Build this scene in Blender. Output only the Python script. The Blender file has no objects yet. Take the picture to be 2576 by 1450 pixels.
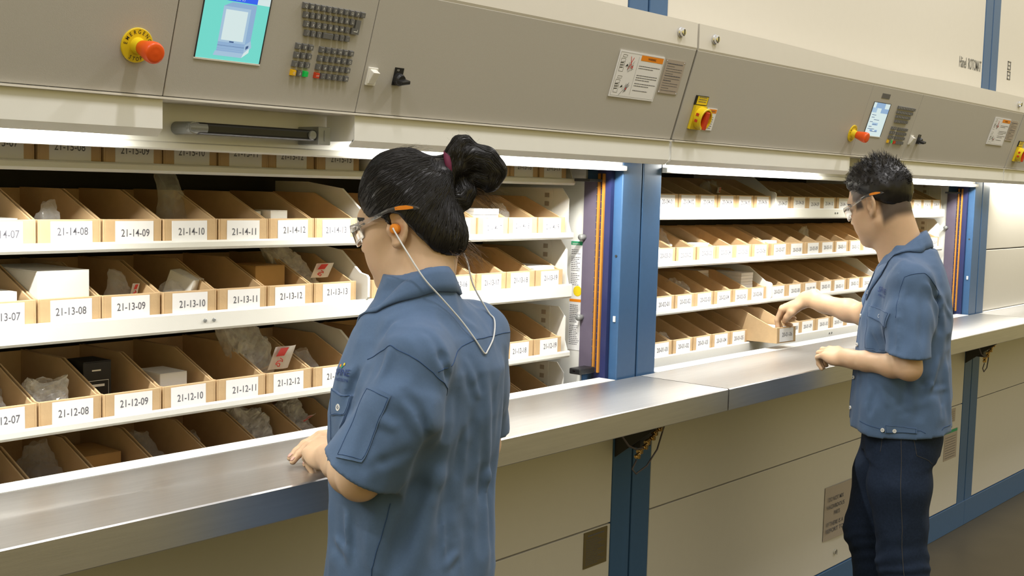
import bpy, bmesh, math, random
import numpy as np
from mathutils import Vector, Matrix, noise
random.seed(7)
SC = bpy.context.scene
COL = SC.collection
V = Vector

# ------------------------------------------------------------------ camera
cam_d = bpy.data.cameras.new('camera'); cam = bpy.data.objects.new('camera', cam_d); COL.objects.link(cam)
cam_d.sensor_fit = 'HORIZONTAL'; cam_d.sensor_width = 36.0
FPX = 3000.0                                   # focal length in pixels of the 2576 px wide frame
cam_d.lens = FPX / 2576 * 36.0
cam_d.clip_start = 0.05; cam_d.clip_end = 100
_x = V((3840 - 1288, 535 - 725, FPX)).normalized()          # direction of the row of machines seen from the camera
_d = V((-.027, 1.0, -(_x[0] * -.027 + _x[1]) / _x[2])).normalized()
_y = _x.cross(_d)
R3 = Matrix((_x, _y, -_d)) @ Matrix(((1, 0, 0), (0, -1, 0), (0, 0, -1)))
cam.matrix_world = Matrix.Translation((0, 0, 1.58)) @ R3.to_4x4()
SC.camera = cam

# ------------------------------------------------------------------ light and exposure
SC.view_settings.view_transform = 'Standard'; SC.view_settings.look = 'None'
SC.cycles.max_bounces = 8; SC.cycles.transparent_max_bounces = 12; SC.cycles.caustics_reflective = False; SC.cycles.caustics_refractive = False
SC.view_settings.exposure = 0.0; SC.view_settings.gamma = 1.0; SC.view_settings.use_curve_mapping = False
w = bpy.data.worlds.new('hall'); SC.world = w; w.use_nodes = True
_nt = w.node_tree; _bg = _nt.nodes['Background']                 # dim hall: warm and dark at eye level, brighter towards the roof
_tc = _nt.nodes.new('ShaderNodeTexCoord'); _sp = _nt.nodes.new('ShaderNodeSeparateXYZ'); _cr = _nt.nodes.new('ShaderNodeValToRGB')
_nt.links.new(_tc.outputs['Generated'], _sp.inputs[0]); _nt.links.new(_sp.outputs['Z'], _cr.inputs[0]); _nt.links.new(_cr.outputs[0], _bg.inputs[0])
_cr.color_ramp.elements[0].position = 0.0; _cr.color_ramp.elements[0].color = (.72, .57, .18, 1)
_cr.color_ramp.elements[1].position = .85; _cr.color_ramp.elements[1].color = (.85, .85, .86, 1)
_e = _cr.color_ramp.elements.new(.22); _e.color = (.74, .62, .26, 1)
_e = _cr.color_ramp.elements.new(.45); _e.color = (.70, .67, .60, 1)
_bg.inputs[1].default_value = 1.0

def area(name, loc, sx, sy, power, color, target=None):
    d = bpy.data.lights.new(name, 'AREA'); d.shape = 'RECTANGLE'; d.size = sx; d.size_y = sy
    d.energy = power; d.color = color
    o = bpy.data.objects.new(name, d); COL.objects.link(o); o.location = loc
    if target is not None:
        q = (V(target) - V(loc)).to_track_quat('-Z', 'Y'); o.rotation_euler = q.to_euler()
    return o
HALL = (1.0, .965, .945)
for lx in (-.6, 1.25, 3.1, 5.0, 6.9, 8.8):
    area('ceiling_light', (lx, .68, 3.7), .07, .6, 24, HALL)
TUBE = (1.0, .97, .88)

# ------------------------------------------------------------------ materials
MATS = {}
def mat(name, col, rough=.5, metal=0.0, var=.04, scale=30.0, bump=0.0, bscale=200.0, spec=.5, alpha=None, stretch=None, aniso=0.0, emit=None, sheen=0.0, sss=0.0, trans=0.0, ior=1.45, attr=None):
    m = bpy.data.materials.new(name); m.use_nodes = True; MATS[name] = m
    nt = m.node_tree; b = nt.nodes['Principled BSDF']
    tc = nt.nodes.new('ShaderNodeTexCoord'); mp = nt.nodes.new('ShaderNodeMapping'); nt.links.new(tc.outputs['Object'], mp.inputs[0])
    if stretch: mp.inputs['Scale'].default_value = stretch
    n = nt.nodes.new('ShaderNodeTexNoise'); n.inputs['Scale'].default_value = scale; n.inputs['Detail'].default_value = 5
    nt.links.new(mp.outputs[0], n.inputs['Vector'])
    mx = nt.nodes.new('ShaderNodeMix'); mx.data_type = 'RGBA'
    lo = [max(0, c * (1 - var)) for c in col]; hi = [min(1, c * (1 + var)) for c in col]
    mx.inputs[6].default_value = (*lo, 1); mx.inputs[7].default_value = (*hi, 1)
    nt.links.new(n.outputs['Fac'], mx.inputs[0]); col_out = mx.outputs[2]
    if attr:                                        # a second colour where the mesh says so (cropped hair on skin)
        at = nt.nodes.new('ShaderNodeAttribute'); at.attribute_name = attr[0]; m2 = nt.nodes.new('ShaderNodeMix'); m2.data_type = 'RGBA'
        nt.links.new(at.outputs['Fac'], m2.inputs[0]); nt.links.new(col_out, m2.inputs[6]); m2.inputs[7].default_value = (*attr[1], 1); col_out = m2.outputs[2]
    nt.links.new(col_out, b.inputs['Base Color'])
    b.inputs['Roughness'].default_value = rough; b.inputs['Metallic'].default_value = metal
    b.inputs['Specular IOR Level'].default_value = spec; b.inputs['IOR'].default_value = ior
    b.inputs['Anisotropic'].default_value = aniso
    if sheen: b.inputs['Sheen Weight'].default_value = sheen
    if trans: b.inputs['Transmission Weight'].default_value = trans
    if sss:
        b.inputs['Subsurface Weight'].default_value = sss; b.inputs['Subsurface Radius'].default_value = (.012, .005, .003); b.inputs['Subsurface Scale'].default_value = .6
    if alpha is not None: b.inputs['Alpha'].default_value = alpha
    if emit: b.inputs['Emission Color'].default_value = (*emit[0], 1); b.inputs['Emission Strength'].default_value = emit[1]
    if bump:
        n2 = nt.nodes.new('ShaderNodeTexNoise'); n2.inputs['Scale'].default_value = bscale; n2.inputs['Detail'].default_value = 4
        nt.links.new(mp.outputs[0], n2.inputs['Vector'])
        bp = nt.nodes.new('ShaderNodeBump'); bp.inputs['Strength'].default_value = bump; bp.inputs['Distance'].default_value = .002
        nt.links.new(n2.outputs['Fac'], bp.inputs['Height']); nt.links.new(bp.outputs[0], b.inputs['Normal'])
    return m
mat('cream_paint', (.66, .63, .57), .42, var=.02, bump=.05, bscale=600)
mat('white_paint', (.78, .78, .75), .38, var=.02, bump=.04, bscale=600)
mat('grey_paint', (.475, .455, .42), .5, var=.05, scale=420, bump=.12, bscale=900)
mat('blue_paint', (.046, .118, .255), .38, var=.08, scale=60, bump=.06, bscale=700)
mat('bright_blue_paint', (.12, .32, .58), .4, var=.05)
mat('steel', (.70, .69, .68), .36, 1.0, var=.10, scale=7, bump=.05, bscale=60, stretch=(1, 18, 18), aniso=.35)
mat('dark_metal', (.035, .035, .035), .5, var=.2)
mat('grey_metal', (.26, .27, .27), .42, .25, var=.1)
mat('chrome', (.8, .8, .8), .12, 1.0, var=.02)
mat('brass', (.62, .42, .16), .3, 1.0, var=.1)
mat('interior_shade', (.022, .019, .017), .7, var=.3)  # near-black: shade of the cabinet's inside put into the colour
mat('cardboard', (.56, .395, .225), .75, var=.10, scale=45, bump=.15, bscale=180, spec=.2)
mat('cardboard_edge', (.63, .47, .28), .8, var=.1, spec=.2)
mat('kraft_box', (.45, .27, .10), .7, var=.08, scale=50, spec=.3)
mat('paper', (.83, .83, .85), .6, var=.015, spec=.3)
mat('ink', (.115, .115, .14), .6, var=.1)
mat('black_ink', (.012, .012, .014), .6, var=.1)
mat('carton_white', (.72, .70, .66), .5, var=.03)
mat('black_plastic', (.014, .014, .015), .4, var=.2)
mat('grey_plastic', (.085, .085, .085), .42, var=.1)
mat('key_grey', (.15, .15, .15), .45, var=.06)
mat('key_legend', (.78, .78, .76), .5, var=.02)
mat('yellow_plastic', (.80, .60, .02), .35, var=.05)
mat('red_plastic', (.62, .06, .02), .35, var=.08)
mat('orange_plastic', (.83, .105, .012), .32, var=.05)
mat('orange_rail', (.50, .22, .035), .45, var=.15, scale=40)
mat('orange_print', (.85, .27, .01), .5, var=.03)
mat('green_print', (.02, .33, .15), .5, var=.05)
mat('red_print', (.66, .05, .05), .5, var=.05)
mat('green_key', (.01, .30, .07), .35, var=.05, emit=((.02, 1, .1), .15))
mat('yellow_key', (.85, .50, .01), .35, var=.05)
mat('white_plastic', (.82, .81, .77), .3, var=.02)
mat('tan_plate', (.42, .36, .31), .45, var=.04)
mat('bronze_plate', (.20, .16, .075), .4, .4, var=.1)
mat('purple_guard', (.13, .11, .16), .25, var=.1)
mat('navy', (.022, .03, .11), .4, var=.15)
mat('screen_teal', (.02, .1, .09), .2, var=.01, emit=((.17, .66, .58), .95))
mat('screen_white', (.05, .05, .05), .2, var=.01, emit=((.66, .80, .80), .95))
mat('screen_pale', (.05, .05, .05), .2, var=.01, emit=((.38, .56, .74), .9))
mat('screen_mid', (.05, .05, .05), .2, var=.01, emit=((.27, .44, .68), .9))
mat('screen_blue', (.02, .02, .1), .2, var=.01, emit=((.03, .12, .80), 1.0))
mat('screen_ink', (.01, .02, .05), .2, var=.01, emit=((.08, .15, .35), .6))
mat('tube_glow', (.9, .9, .9), .3, var=.0, emit=(TUBE, 9.0))
mat('floor_concrete', (.085, .068, .040), .38, var=.18, scale=5, bump=.08, bscale=40)
mat('gasket', (.12, .105, .125), .6, var=.15)
mat('lilac_stripe', (.085, .155, .30), .38, var=.05)
mat('skin_light', (.66, .45, .29), .48, var=.05, scale=60, bump=.05, bscale=500, sss=.12)
mat('skin_tan', (.63, .42, .265), .48, var=.05, scale=60, bump=.05, bscale=500, sss=.12, attr=('cropped_hair', (.035, .025, .020)))
mat('lips', (.42, .16, .13), .42, var=.06)
mat('stubble', (.085, .058, .042), .6, var=.28, scale=400)
mat('nail', (.66, .40, .33), .3, var=.03)
mat('hair_black', (.010, .0085, .008), .36, var=.3, scale=120, spec=.4, aniso=.5)
mat('hair_lit', (.12, .075, .04), .5, var=.3)  # black hair with the backlight put into a browner colour
mat('shirt_blue', (.082, .138, .245), .75, var=.07, scale=260, bump=.22, bscale=1400, spec=.25, sheen=.12)
mat('seam_blue', (.036, .076, .18), .8, var=.08, spec=.2)
mat('logo_navy', (.02, .05, .20), .7, var=.05)
mat('jeans_dark', (.010, .014, .024), .85, var=.35, scale=160, bump=.3, bscale=1200, spec=.2)
mat('jeans_blue', (.015, .025, .050), .85, var=.35, scale=160, bump=.3, bscale=1200, spec=.2)
mat('thread_tan', (.07, .065, .06), .8, var=.1)
mat('clear_plastic', (.95, .96, .97), .06, var=.0, trans=.92, ior=1.35)
mat('smoke_plastic', (.05, .045, .04), .3, var=.05)
mat('orange_foam', (.85, .28, .02), .7, var=.06, bump=.2, bscale=900)
mat('cord_grey', (.62, .63, .63), .35, var=.03)
mat('maroon_band', (.13, .012, .045), .7, var=.15)
mat('shoe_black', (.015, .015, .016), .5, var=.2)
def film(name, col, dens):
    """thin clear film: mostly see-through, whiter and shinier where it is seen edge-on"""
    m = bpy.data.materials.new(name); m.use_nodes = True; MATS[name] = m
    nt = m.node_tree; b = nt.nodes['Principled BSDF']; out = nt.nodes['Material Output']
    b.inputs['Base Color'].default_value = (*col, 1); b.inputs['Roughness'].default_value = .12; b.inputs['Specular IOR Level'].default_value = 1.0
    t = nt.nodes.new('ShaderNodeBsdfTransparent'); t.inputs[0].default_value = (.97, .97, .97, 1)
    lw = nt.nodes.new('ShaderNodeLayerWeight'); lw.inputs[0].default_value = .35
    n = nt.nodes.new('ShaderNodeTexNoise'); n.inputs['Scale'].default_value = 55; n.inputs['Detail'].default_value = 4
    tc = nt.nodes.new('ShaderNodeTexCoord'); nt.links.new(tc.outputs['Object'], n.inputs['Vector'])
    mr = nt.nodes.new('ShaderNodeMapRange'); mr.inputs[1].default_value = .3; mr.inputs[2].default_value = .7; mr.inputs[3].default_value = dens * .6; mr.inputs[4].default_value = dens * 1.3; nt.links.new(n.outputs['Fac'], mr.inputs[0])
    ad = nt.nodes.new('ShaderNodeMath'); ad.operation = 'MULTIPLY_ADD'; ad.use_clamp = True; nt.links.new(lw.outputs['Facing'], ad.inputs[0]); ad.inputs[1].default_value = .28; nt.links.new(mr.outputs[0], ad.inputs[2])
    mx = nt.nodes.new('ShaderNodeMixShader'); nt.links.new(ad.outputs[0], mx.inputs[0]); nt.links.new(t.outputs[0], mx.inputs[1]); nt.links.new(b.outputs[0], mx.inputs[2])
    nt.links.new(mx.outputs[0], out.inputs[0])
film('plastic_film', (.86, .87, .88), .15)
film('bubble_film', (.86, .85, .83), .42)

# ------------------------------------------------------------------ mesh helpers
WL = {}                                          # world origin of every object that has children
TXT = {}
def glyphs(s, cond=1.0):
    """triangulated outline of a piece of writing, cap height about 1, left aligned at 0"""
    if s in TXT: return TXT[s]
    c = bpy.data.curves.new('t', 'FONT'); c.body = s; c.size = 1.37; c.resolution_u = 3; c.offset = .008
    o = bpy.data.objects.new('t', c); me = bpy.data.meshes.new_from_object(o)
    v = [(p.co.x, p.co.y) for p in me.vertices]; f = [tuple(p.vertices) for p in me.polygons]
    bpy.data.objects.remove(o); bpy.data.curves.remove(c); bpy.data.meshes.remove(me)
    if v:
        x0 = min(p[0] for p in v); wd = max(p[0] for p in v) - x0; v = [(p[0] - x0, p[1]) for p in v]
    else: wd = 0
    TXT[s] = (v, f, wd); return TXT[s]
class MB:
    def __init__(s): s.v = []; s.f = []; s.m = []
    def add(s, v, f, mi=0):
        n = len(s.v); s.v += [tuple(p) for p in v]; s.f += [tuple(i + n for i in q) for q in f]; s.m += [mi] * len(f); return s
    def box(s, x0, x1, y0, y1, z0, z1, mi=0):
        v = [(x, y, z) for x in (x0, x1) for y in (y0, y1) for z in (z0, z1)]
        return s.add(v, [(0, 1, 3, 2), (4, 6, 7, 5), (0, 4, 5, 1), (2, 3, 7, 6), (0, 2, 6, 4), (1, 5, 7, 3)], mi)
    def obox(s, o, u, v, w, mi=0):
        """box from corner o along three edge vectors"""
        o, u, v, w = V(o), V(u), V(v), V(w)
        p = [o + u * a + v * b + w * c for a in (0, 1) for b in (0, 1) for c in (0, 1)]
        if u.cross(v).dot(w) < 0: p = [p[i] for i in (4, 5, 6, 7, 0, 1, 2, 3)]
        return s.add(p, [(0, 1, 3, 2), (4, 6, 7, 5), (0, 4, 5, 1), (2, 3, 7, 6), (0, 2, 6, 4), (1, 5, 7, 3)], mi)
    def prism(s, prof, x0, x1, mi=0):
        """profile of (y, z) points swept along x"""
        n = len(prof); v = [(x0, y, z) for y, z in prof] + [(x1, y, z) for y, z in prof]
        f = [tuple(range(n)), tuple(range(2 * n - 1, n - 1, -1))] + [(i, i + n, (i + 1) % n + n, (i + 1) % n) for i in range(n)]
        return s.add(v, f, mi)
    def quad(s, a, b, c, d, mi=0): return s.add([a, b, c, d], [(0, 1, 2, 3)], mi)
    def cone(s, p0, p1, r0, r1, n=20, mi=0, cap=True):
        p0, p1 = V(p0), V(p1); a = (p1 - p0).normalized(); t = V((0, 0, 1)) if abs(a.z) < .9 else V((1, 0, 0))
        u = a.cross(t).normalized(); w_ = a.cross(u); vs = []
        for p, r in ((p0, r0), (p1, r1)):
            for i in range(n): vs.append(p + (u * math.cos(2 * math.pi * i / n) + w_ * math.sin(2 * math.pi * i / n)) * r)
        f = [(i, (i + 1) % n, (i + 1) % n + n, i + n) for i in range(n)]
        if cap: f += [tuple(range(n - 1, -1, -1)), tuple(range(n, 2 * n))]
        return s.add(vs, f, mi)
    def lathe(s, p0, axis, prof, n=28, mi=0):
        """profile of (distance along axis, radius)"""
        p0, a = V(p0), V(axis).normalized(); t = V((0, 0, 1)) if abs(a.z) < .9 else V((1, 0, 0))
        u = a.cross(t).normalized(); w_ = a.cross(u); vs = []; f = []
        for h, r in prof:
            for i in range(n): vs.append(p0 + a * h + (u * math.cos(2 * math.pi * i / n) + w_ * math.sin(2 * math.pi * i / n)) * r)
        for k in range(len(prof) - 1):
            for i in range(n): f.append((k * n + i, k * n + (i + 1) % n, (k + 1) * n + (i + 1) % n, (k + 1) * n + i))
        f += [tuple(range(n - 1, -1, -1)), tuple(range((len(prof) - 1) * n, len(prof) * n))]
        return s.add(vs, f, mi)
    def tube(s, pts, r, n=8, mi=0):
        pts = [V(p) for p in pts]; rs = r if isinstance(r, (list, tuple)) else [r] * len(pts); vs = []; u = None
        for i, p in enumerate(pts):
            a = (pts[min(i + 1, len(pts) - 1)] - pts[max(i - 1, 0)]).normalized()
            if u is None: u = a.orthogonal().normalized()
            u = (u - a * u.dot(a)); u = u.normalized() if u.length > 1e-6 else a.orthogonal().normalized()
            w_ = a.cross(u)
            for k in range(n): vs.append(p + (u * math.cos(2 * math.pi * k / n) + w_ * math.sin(2 * math.pi * k / n)) * rs[i])
        f = [(i * n + k, i * n + (k + 1) % n, (i + 1) * n + (k + 1) % n, (i + 1) * n + k) for i in range(len(pts) - 1) for k in range(n)]
        f += [tuple(range(n - 1, -1, -1)), tuple(range((len(pts) - 1) * n, len(pts) * n))]
        return s.add(vs, f, mi)
    def text(s, o, u, v, txt, h, mi=0, cx=True, width=None, xs=1.0):
        """writing of cap height h in the plane spanned by unit vectors u (right) and v (up); o = middle of base line"""
        gv, gf, wd = glyphs(txt); o, u, v = V(o), V(u), V(v)
        if not gv: return s
        sx = h * xs if width is None else width / wd
        x0 = -wd / 2 if cx else 0
        return s.add([o + u * ((p[0] + x0) * sx) + v * (p[1] * h) for p in gv], gf, mi)
    def build(s, name, mats, parent=None, bevel=0.0, smooth=False, seg=2, clean=False):
        me = bpy.data.meshes.new(name); off = WL.get(parent.name, V((0, 0, 0))) if parent else V((0, 0, 0))
        me.from_pydata([(p[0] - off[0], p[1] - off[1], p[2] - off[2]) for p in s.v], [], s.f)
        mats = [mats] if isinstance(mats, str) else mats
        for m in mats: me.materials.append(MATS[m])
        me.polygons.foreach_set('material_index', s.m)
        if smooth: me.polygons.foreach_set('use_smooth', [True] * len(me.polygons))
        me.update(); o = bpy.data.objects.new(name, me); COL.objects.link(o)
        if parent: o.parent = parent
        WL[o.name] = off.copy()
        if bevel:
            b = o.modifiers.new('bevel', 'BEVEL'); b.width = bevel; b.segments = seg; b.limit_method = 'ANGLE'; b.angle_limit = math.radians(40)
        return o
def tag(o, label=None, cat=None, group=None, kind=None):
    if label: o['label'] = label
    if cat: o['category'] = cat
    if group: o['group'] = group
    if kind: o['kind'] = kind
    return o
def thing(name, label, cat, loc, group=None):
    o = bpy.data.objects.new(name, None); COL.objects.link(o); o.location = loc; o.empty_display_size = .05
    WL[o.name] = V(loc); return tag(o, label, cat, group)
def origin(o):
    """moves a single-mesh thing's origin to the middle of its base"""
    me = o.data; n = len(me.vertices); a = np.empty(n * 3); me.vertices.foreach_get('co', a); a = a.reshape(-1, 3)
    c = (a.min(0) + a.max(0)) / 2; c[2] = a[:, 2].min(); me.vertices.foreach_set('co', (a - c).ravel()); o.location = c; WL[o.name] = V(c); return o
# ------------------------------------------------------------------ the hall
fl = MB().box(-8, 22, -8, 9, -.12, 0).build('floor', 'floor_concrete'); tag(fl, kind='structure')
wl = MB().box(-8, 22, 3.25, 3.4, 0, 7).build('wall_back', 'cream_paint'); tag(wl, kind='structure')

PITCH = 2.85
YF = 1.965                                        # plane of posts and cabinet panels
ZC = 1.03                                         # worktop height
def cp(x, s, o=0.0):
    """point on the sloping console face: x along, s up the slope, o outwards"""
    return V((x, 1.873 - .2909 * s - .9568 * o, 1.722 + .9568 * s - .2909 * o))
CU = V((1, 0, 0)); CV = V((0, -.2909, .9568)); CN = V((0, -.9568, -.2909))
def cbox(mb, x0, x1, s0, s1, o0, o1, mi=0): return mb.obox(cp(x0, s0, o0), CU * (x1 - x0), CV * (s1 - s0), CN * (o1 - o0), mi)
def ctext(mb, x, s, o, txt, h, mi, width=None, xs=.9): return mb.text(cp(x, s, o), CU, CV, txt, h, mi, True, width, xs)
def scribble(mb, o, u, v, x0, x1, y, h, mi, rnd, gap=.0022, step=.010):
    """a line of print too small to read: a row of short dashes"""
    x = x0
    while x < x1 - .002:
        l = min(rnd.uniform(.4, 1.2) * step, x1 - x); a = V(o) + u * x + v * y
        mb.quad(a, a + u * l, a + u * l + v * h, a + v * h, mi); x += l + gap

WHICH = ['behind the woman, at the left', 'behind the man, right of the blue double post', 'at the far right edge, beyond the second blue post']
def cabinet(m):
    d = PITCH * m
    c = thing('carousel_cabinet', 'cream and blue carousel cabinet ' + WHICH[m], 'storage cabinet', (d + 1.475, 2.3, 0), 'carousel cabinets in a row')
    for x0, x1 in ((.054, .149), (2.801, 2.896)):
        b = MB(); b.box(d + x0, d + x1, YF, YF + .03, 0, 4.0)
        xi = x1 if x0 < 1 else x0
        b.box(d + min(xi, xi + (.03 if x0 > 1 else -.03)), d + max(xi, xi + (.03 if x0 > 1 else -.03)), YF + .028, 2.45, 0, 4.0)
        b.build('post', 'blue_paint', c, .003)
    b = MB(); b.box(d + .151, d + 2.799, YF + .002, YF + .022, 2.06, 4.0)
    b.build('upper_panel', 'cream_paint', c, .003)
    b = MB(); b.box(d + .152, d + 2.798, YF + .001, YF + .021, .609, 1.014); b.build('lower_panel', 'cream_paint', c, .002)
    b = MB(); b.box(d + .152, d + 2.798, YF + .001, YF + .021, .124, .605); b.build('lower_panel', 'cream_paint', c, .002)
    b = MB(); b.box(d + .05, d + 2.9, YF - .004, YF + .03, 0, .121); b.build('plinth', 'blue_paint', c, .002)
    b = MB(); b.box(d + .06, d + 2.89, 3.0, 3.02, 0, 4); b.box(d + .1, d + 2.85, YF + .04, 3.0, 3.97, 4.0)
    b.box(d + .1, d + 2.85, 2.44, 2.47, .1, 3.9); b.box(d + .1, d + 2.85, YF + .045, 2.44, .62, .65)  # dark panel stands in for the shaded depth behind the shelves
    b.build('inner_shaft', 'interior_shade', c)
    for s, x0 in ((1, 2.790), (-1, .152)):
        b = MB(); b.box(d + x0, d + x0 + .008, 2.088, 2.44, .66, 2.2); sw = b.build('side_wall', 'white_paint', c)
    b = MB(); b.box(d + 2.782, d + 2.790, 2.042, 2.088, 1.04, 1.60); g = b.build('side_guard', 'purple_guard', c, .001)
    for z in (1.20, 1.435):
        b = MB(); b.lathe((d + 2.786, 2.083, z), (-1, 0, 0), [(0, .009), (.022, .009), (.025, .007)], 14); b.build('bolt', 'grey_metal', g, smooth=True)
    b = MB(); b.box(d + 2.784, d + 2.800, 1.994, 2.042, .9, 1.64); b.build('rail_backing', 'navy', c)
    for y in (2.014, 2.030):
        b = MB(); b.box(d + 2.777, d + 2.784, y, y + .0065, 1.045, 1.62)
        for k in range(28): b.cone((d + 2.7775, y + .008, 1.06 + .02 * k), (d + 2.7755, y + .008, 1.06 + .02 * k), .0013, .001, 6, 1)
        b.build('guide_rail', ['orange_rail', 'brass'], c)
    if m < 2:
        b = MB()   # raised sliding door with a folded lower lip
        b.prism([(1.966, 1.629), (1.952, 1.629), (1.950, 1.632), (1.950, 1.642), (1.966, 1.645), (1.966, 1.97), (1.986, 1.97), (1.986, 1.629)], d + .153, d + 2.797)
        dr = b.build('door', 'white_paint', c)
        b = MB(); b.box(d + 1.33, d + 1.62, 1.905, 1.923, 1.659, 1.682)
        h = b.build('door_handle', 'black_plastic', dr, .006, seg=3)
        b = MB(); b.cone((d + 1.325, 1.965, 1.671), (d + 1.325, 1.908, 1.671), .0125, .0115, 20); b.lathe((d + 1.325, 1.914, 1.671), (1, 0, 0), [(-.012, .004), (-.009, .009), (0, .0115), (.028, .0115)], 18)
        b.build('handle_end', 'grey_metal', dr, smooth=False)
        b = MB(); b.box(d + 1.620, d + 1.652, 1.900, 1.966, 1.652, 1.689); b.cone((d + 1.606, 1.906, 1.671), (d + 1.606, 1.9, 1.671), .010, .009, 16); b.box(d + 1.634, d + 1.637, 1.898, 1.901, 1.660, 1.682)
        b.build('handle_lock', 'grey_metal', dr, .004)
        b = MB(); b.box(d + 2.70, d + 2.772, 2.02, 2.06, 1.06 - .015, 1.062); b.box(d + 2.70, d + 2.715, 2.035, 2.05, 1.05, 1.058, 1)
        b.build('limit_switch', ['black_plastic', 'red_plastic'], c, .003)
        b = MB(); b.box(d + 2.716, d + 2.79, 2.02, 2.075, 1.596, 1.604); b.build('bracket_plate', 'dark_metal', c, .001)
    else:
        for z0, z1 in ((1.034, 1.329), (1.333, 1.715)):
            b = MB(); b.box(d + .152, d + 2.797, YF + .006, YF + .024, z0, z1); b.build('door_panel', 'cream_paint', c, .003)
    return c
cabs = [cabinet(m) for m in range(3)]
for m in (0, 1):
    d = PITCH * m
    q = MB(); q.box(d + 2.797, d + 2.801, 1.974, 1.982, 1.195, 1.212); q.build('clip', 'white_plastic', cabs[m], .001)
    q = MB(); q.cone((d + 2.8005, 1.980, 1.385), (d + 2.7995, 1.980, 1.385), .004, .004, 12); q.build('hole', 'dark_metal', cabs[m])
# small holes and a lock on the bright faces of the posts, writing on the upper panels
b = MB(); b.text((0, 0, 0), V((1, 0, 0)), V((0, 0, 1)), 'x', .01)
def wtext(mb, x, z, txt, h, mi=0, width=None, y=YF + .0008): return mb.text((x, y, z), CU, V((0, 0, 1)), txt, h, mi, True, width)
b = MB(); wtext(b, 5.418, 2.158, 'Hänel', .050, 0, .085); wtext(b, 5.568, 2.158, 'ROTOMAT', .050, 0, .165)
b.v = [(p[0] - .02, p[1], p[2]) for p in b.v]
b.build('lettering', 'key_grey', cabs[1])
b = MB()
for k in (0, 1):
    z = 2.155 + .047 * k; x = 5.995
    for (a0, a1, c0, c1) in ((0, .042, 0, .005), (0, .042, .036, .041), (0, .005, 0, .041), (.037, .042, 0, .041), (.012, .030, .018, .023)):
        b.box(x + a0, x + a1, YF, YF + .004, z + c0, z + c1)
b.build('emblem', 'key_grey', cabs[2])
b = MB(); b.cone((4.327, YF + .002, .183), (4.327, YF - .006, .183), .011, .010, 18); b.box(4.3255, 4.3285, YF - .0115, YF - .006, .172, .194)
b.build('cam_lock', 'chrome', cabs[1], .001)

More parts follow.
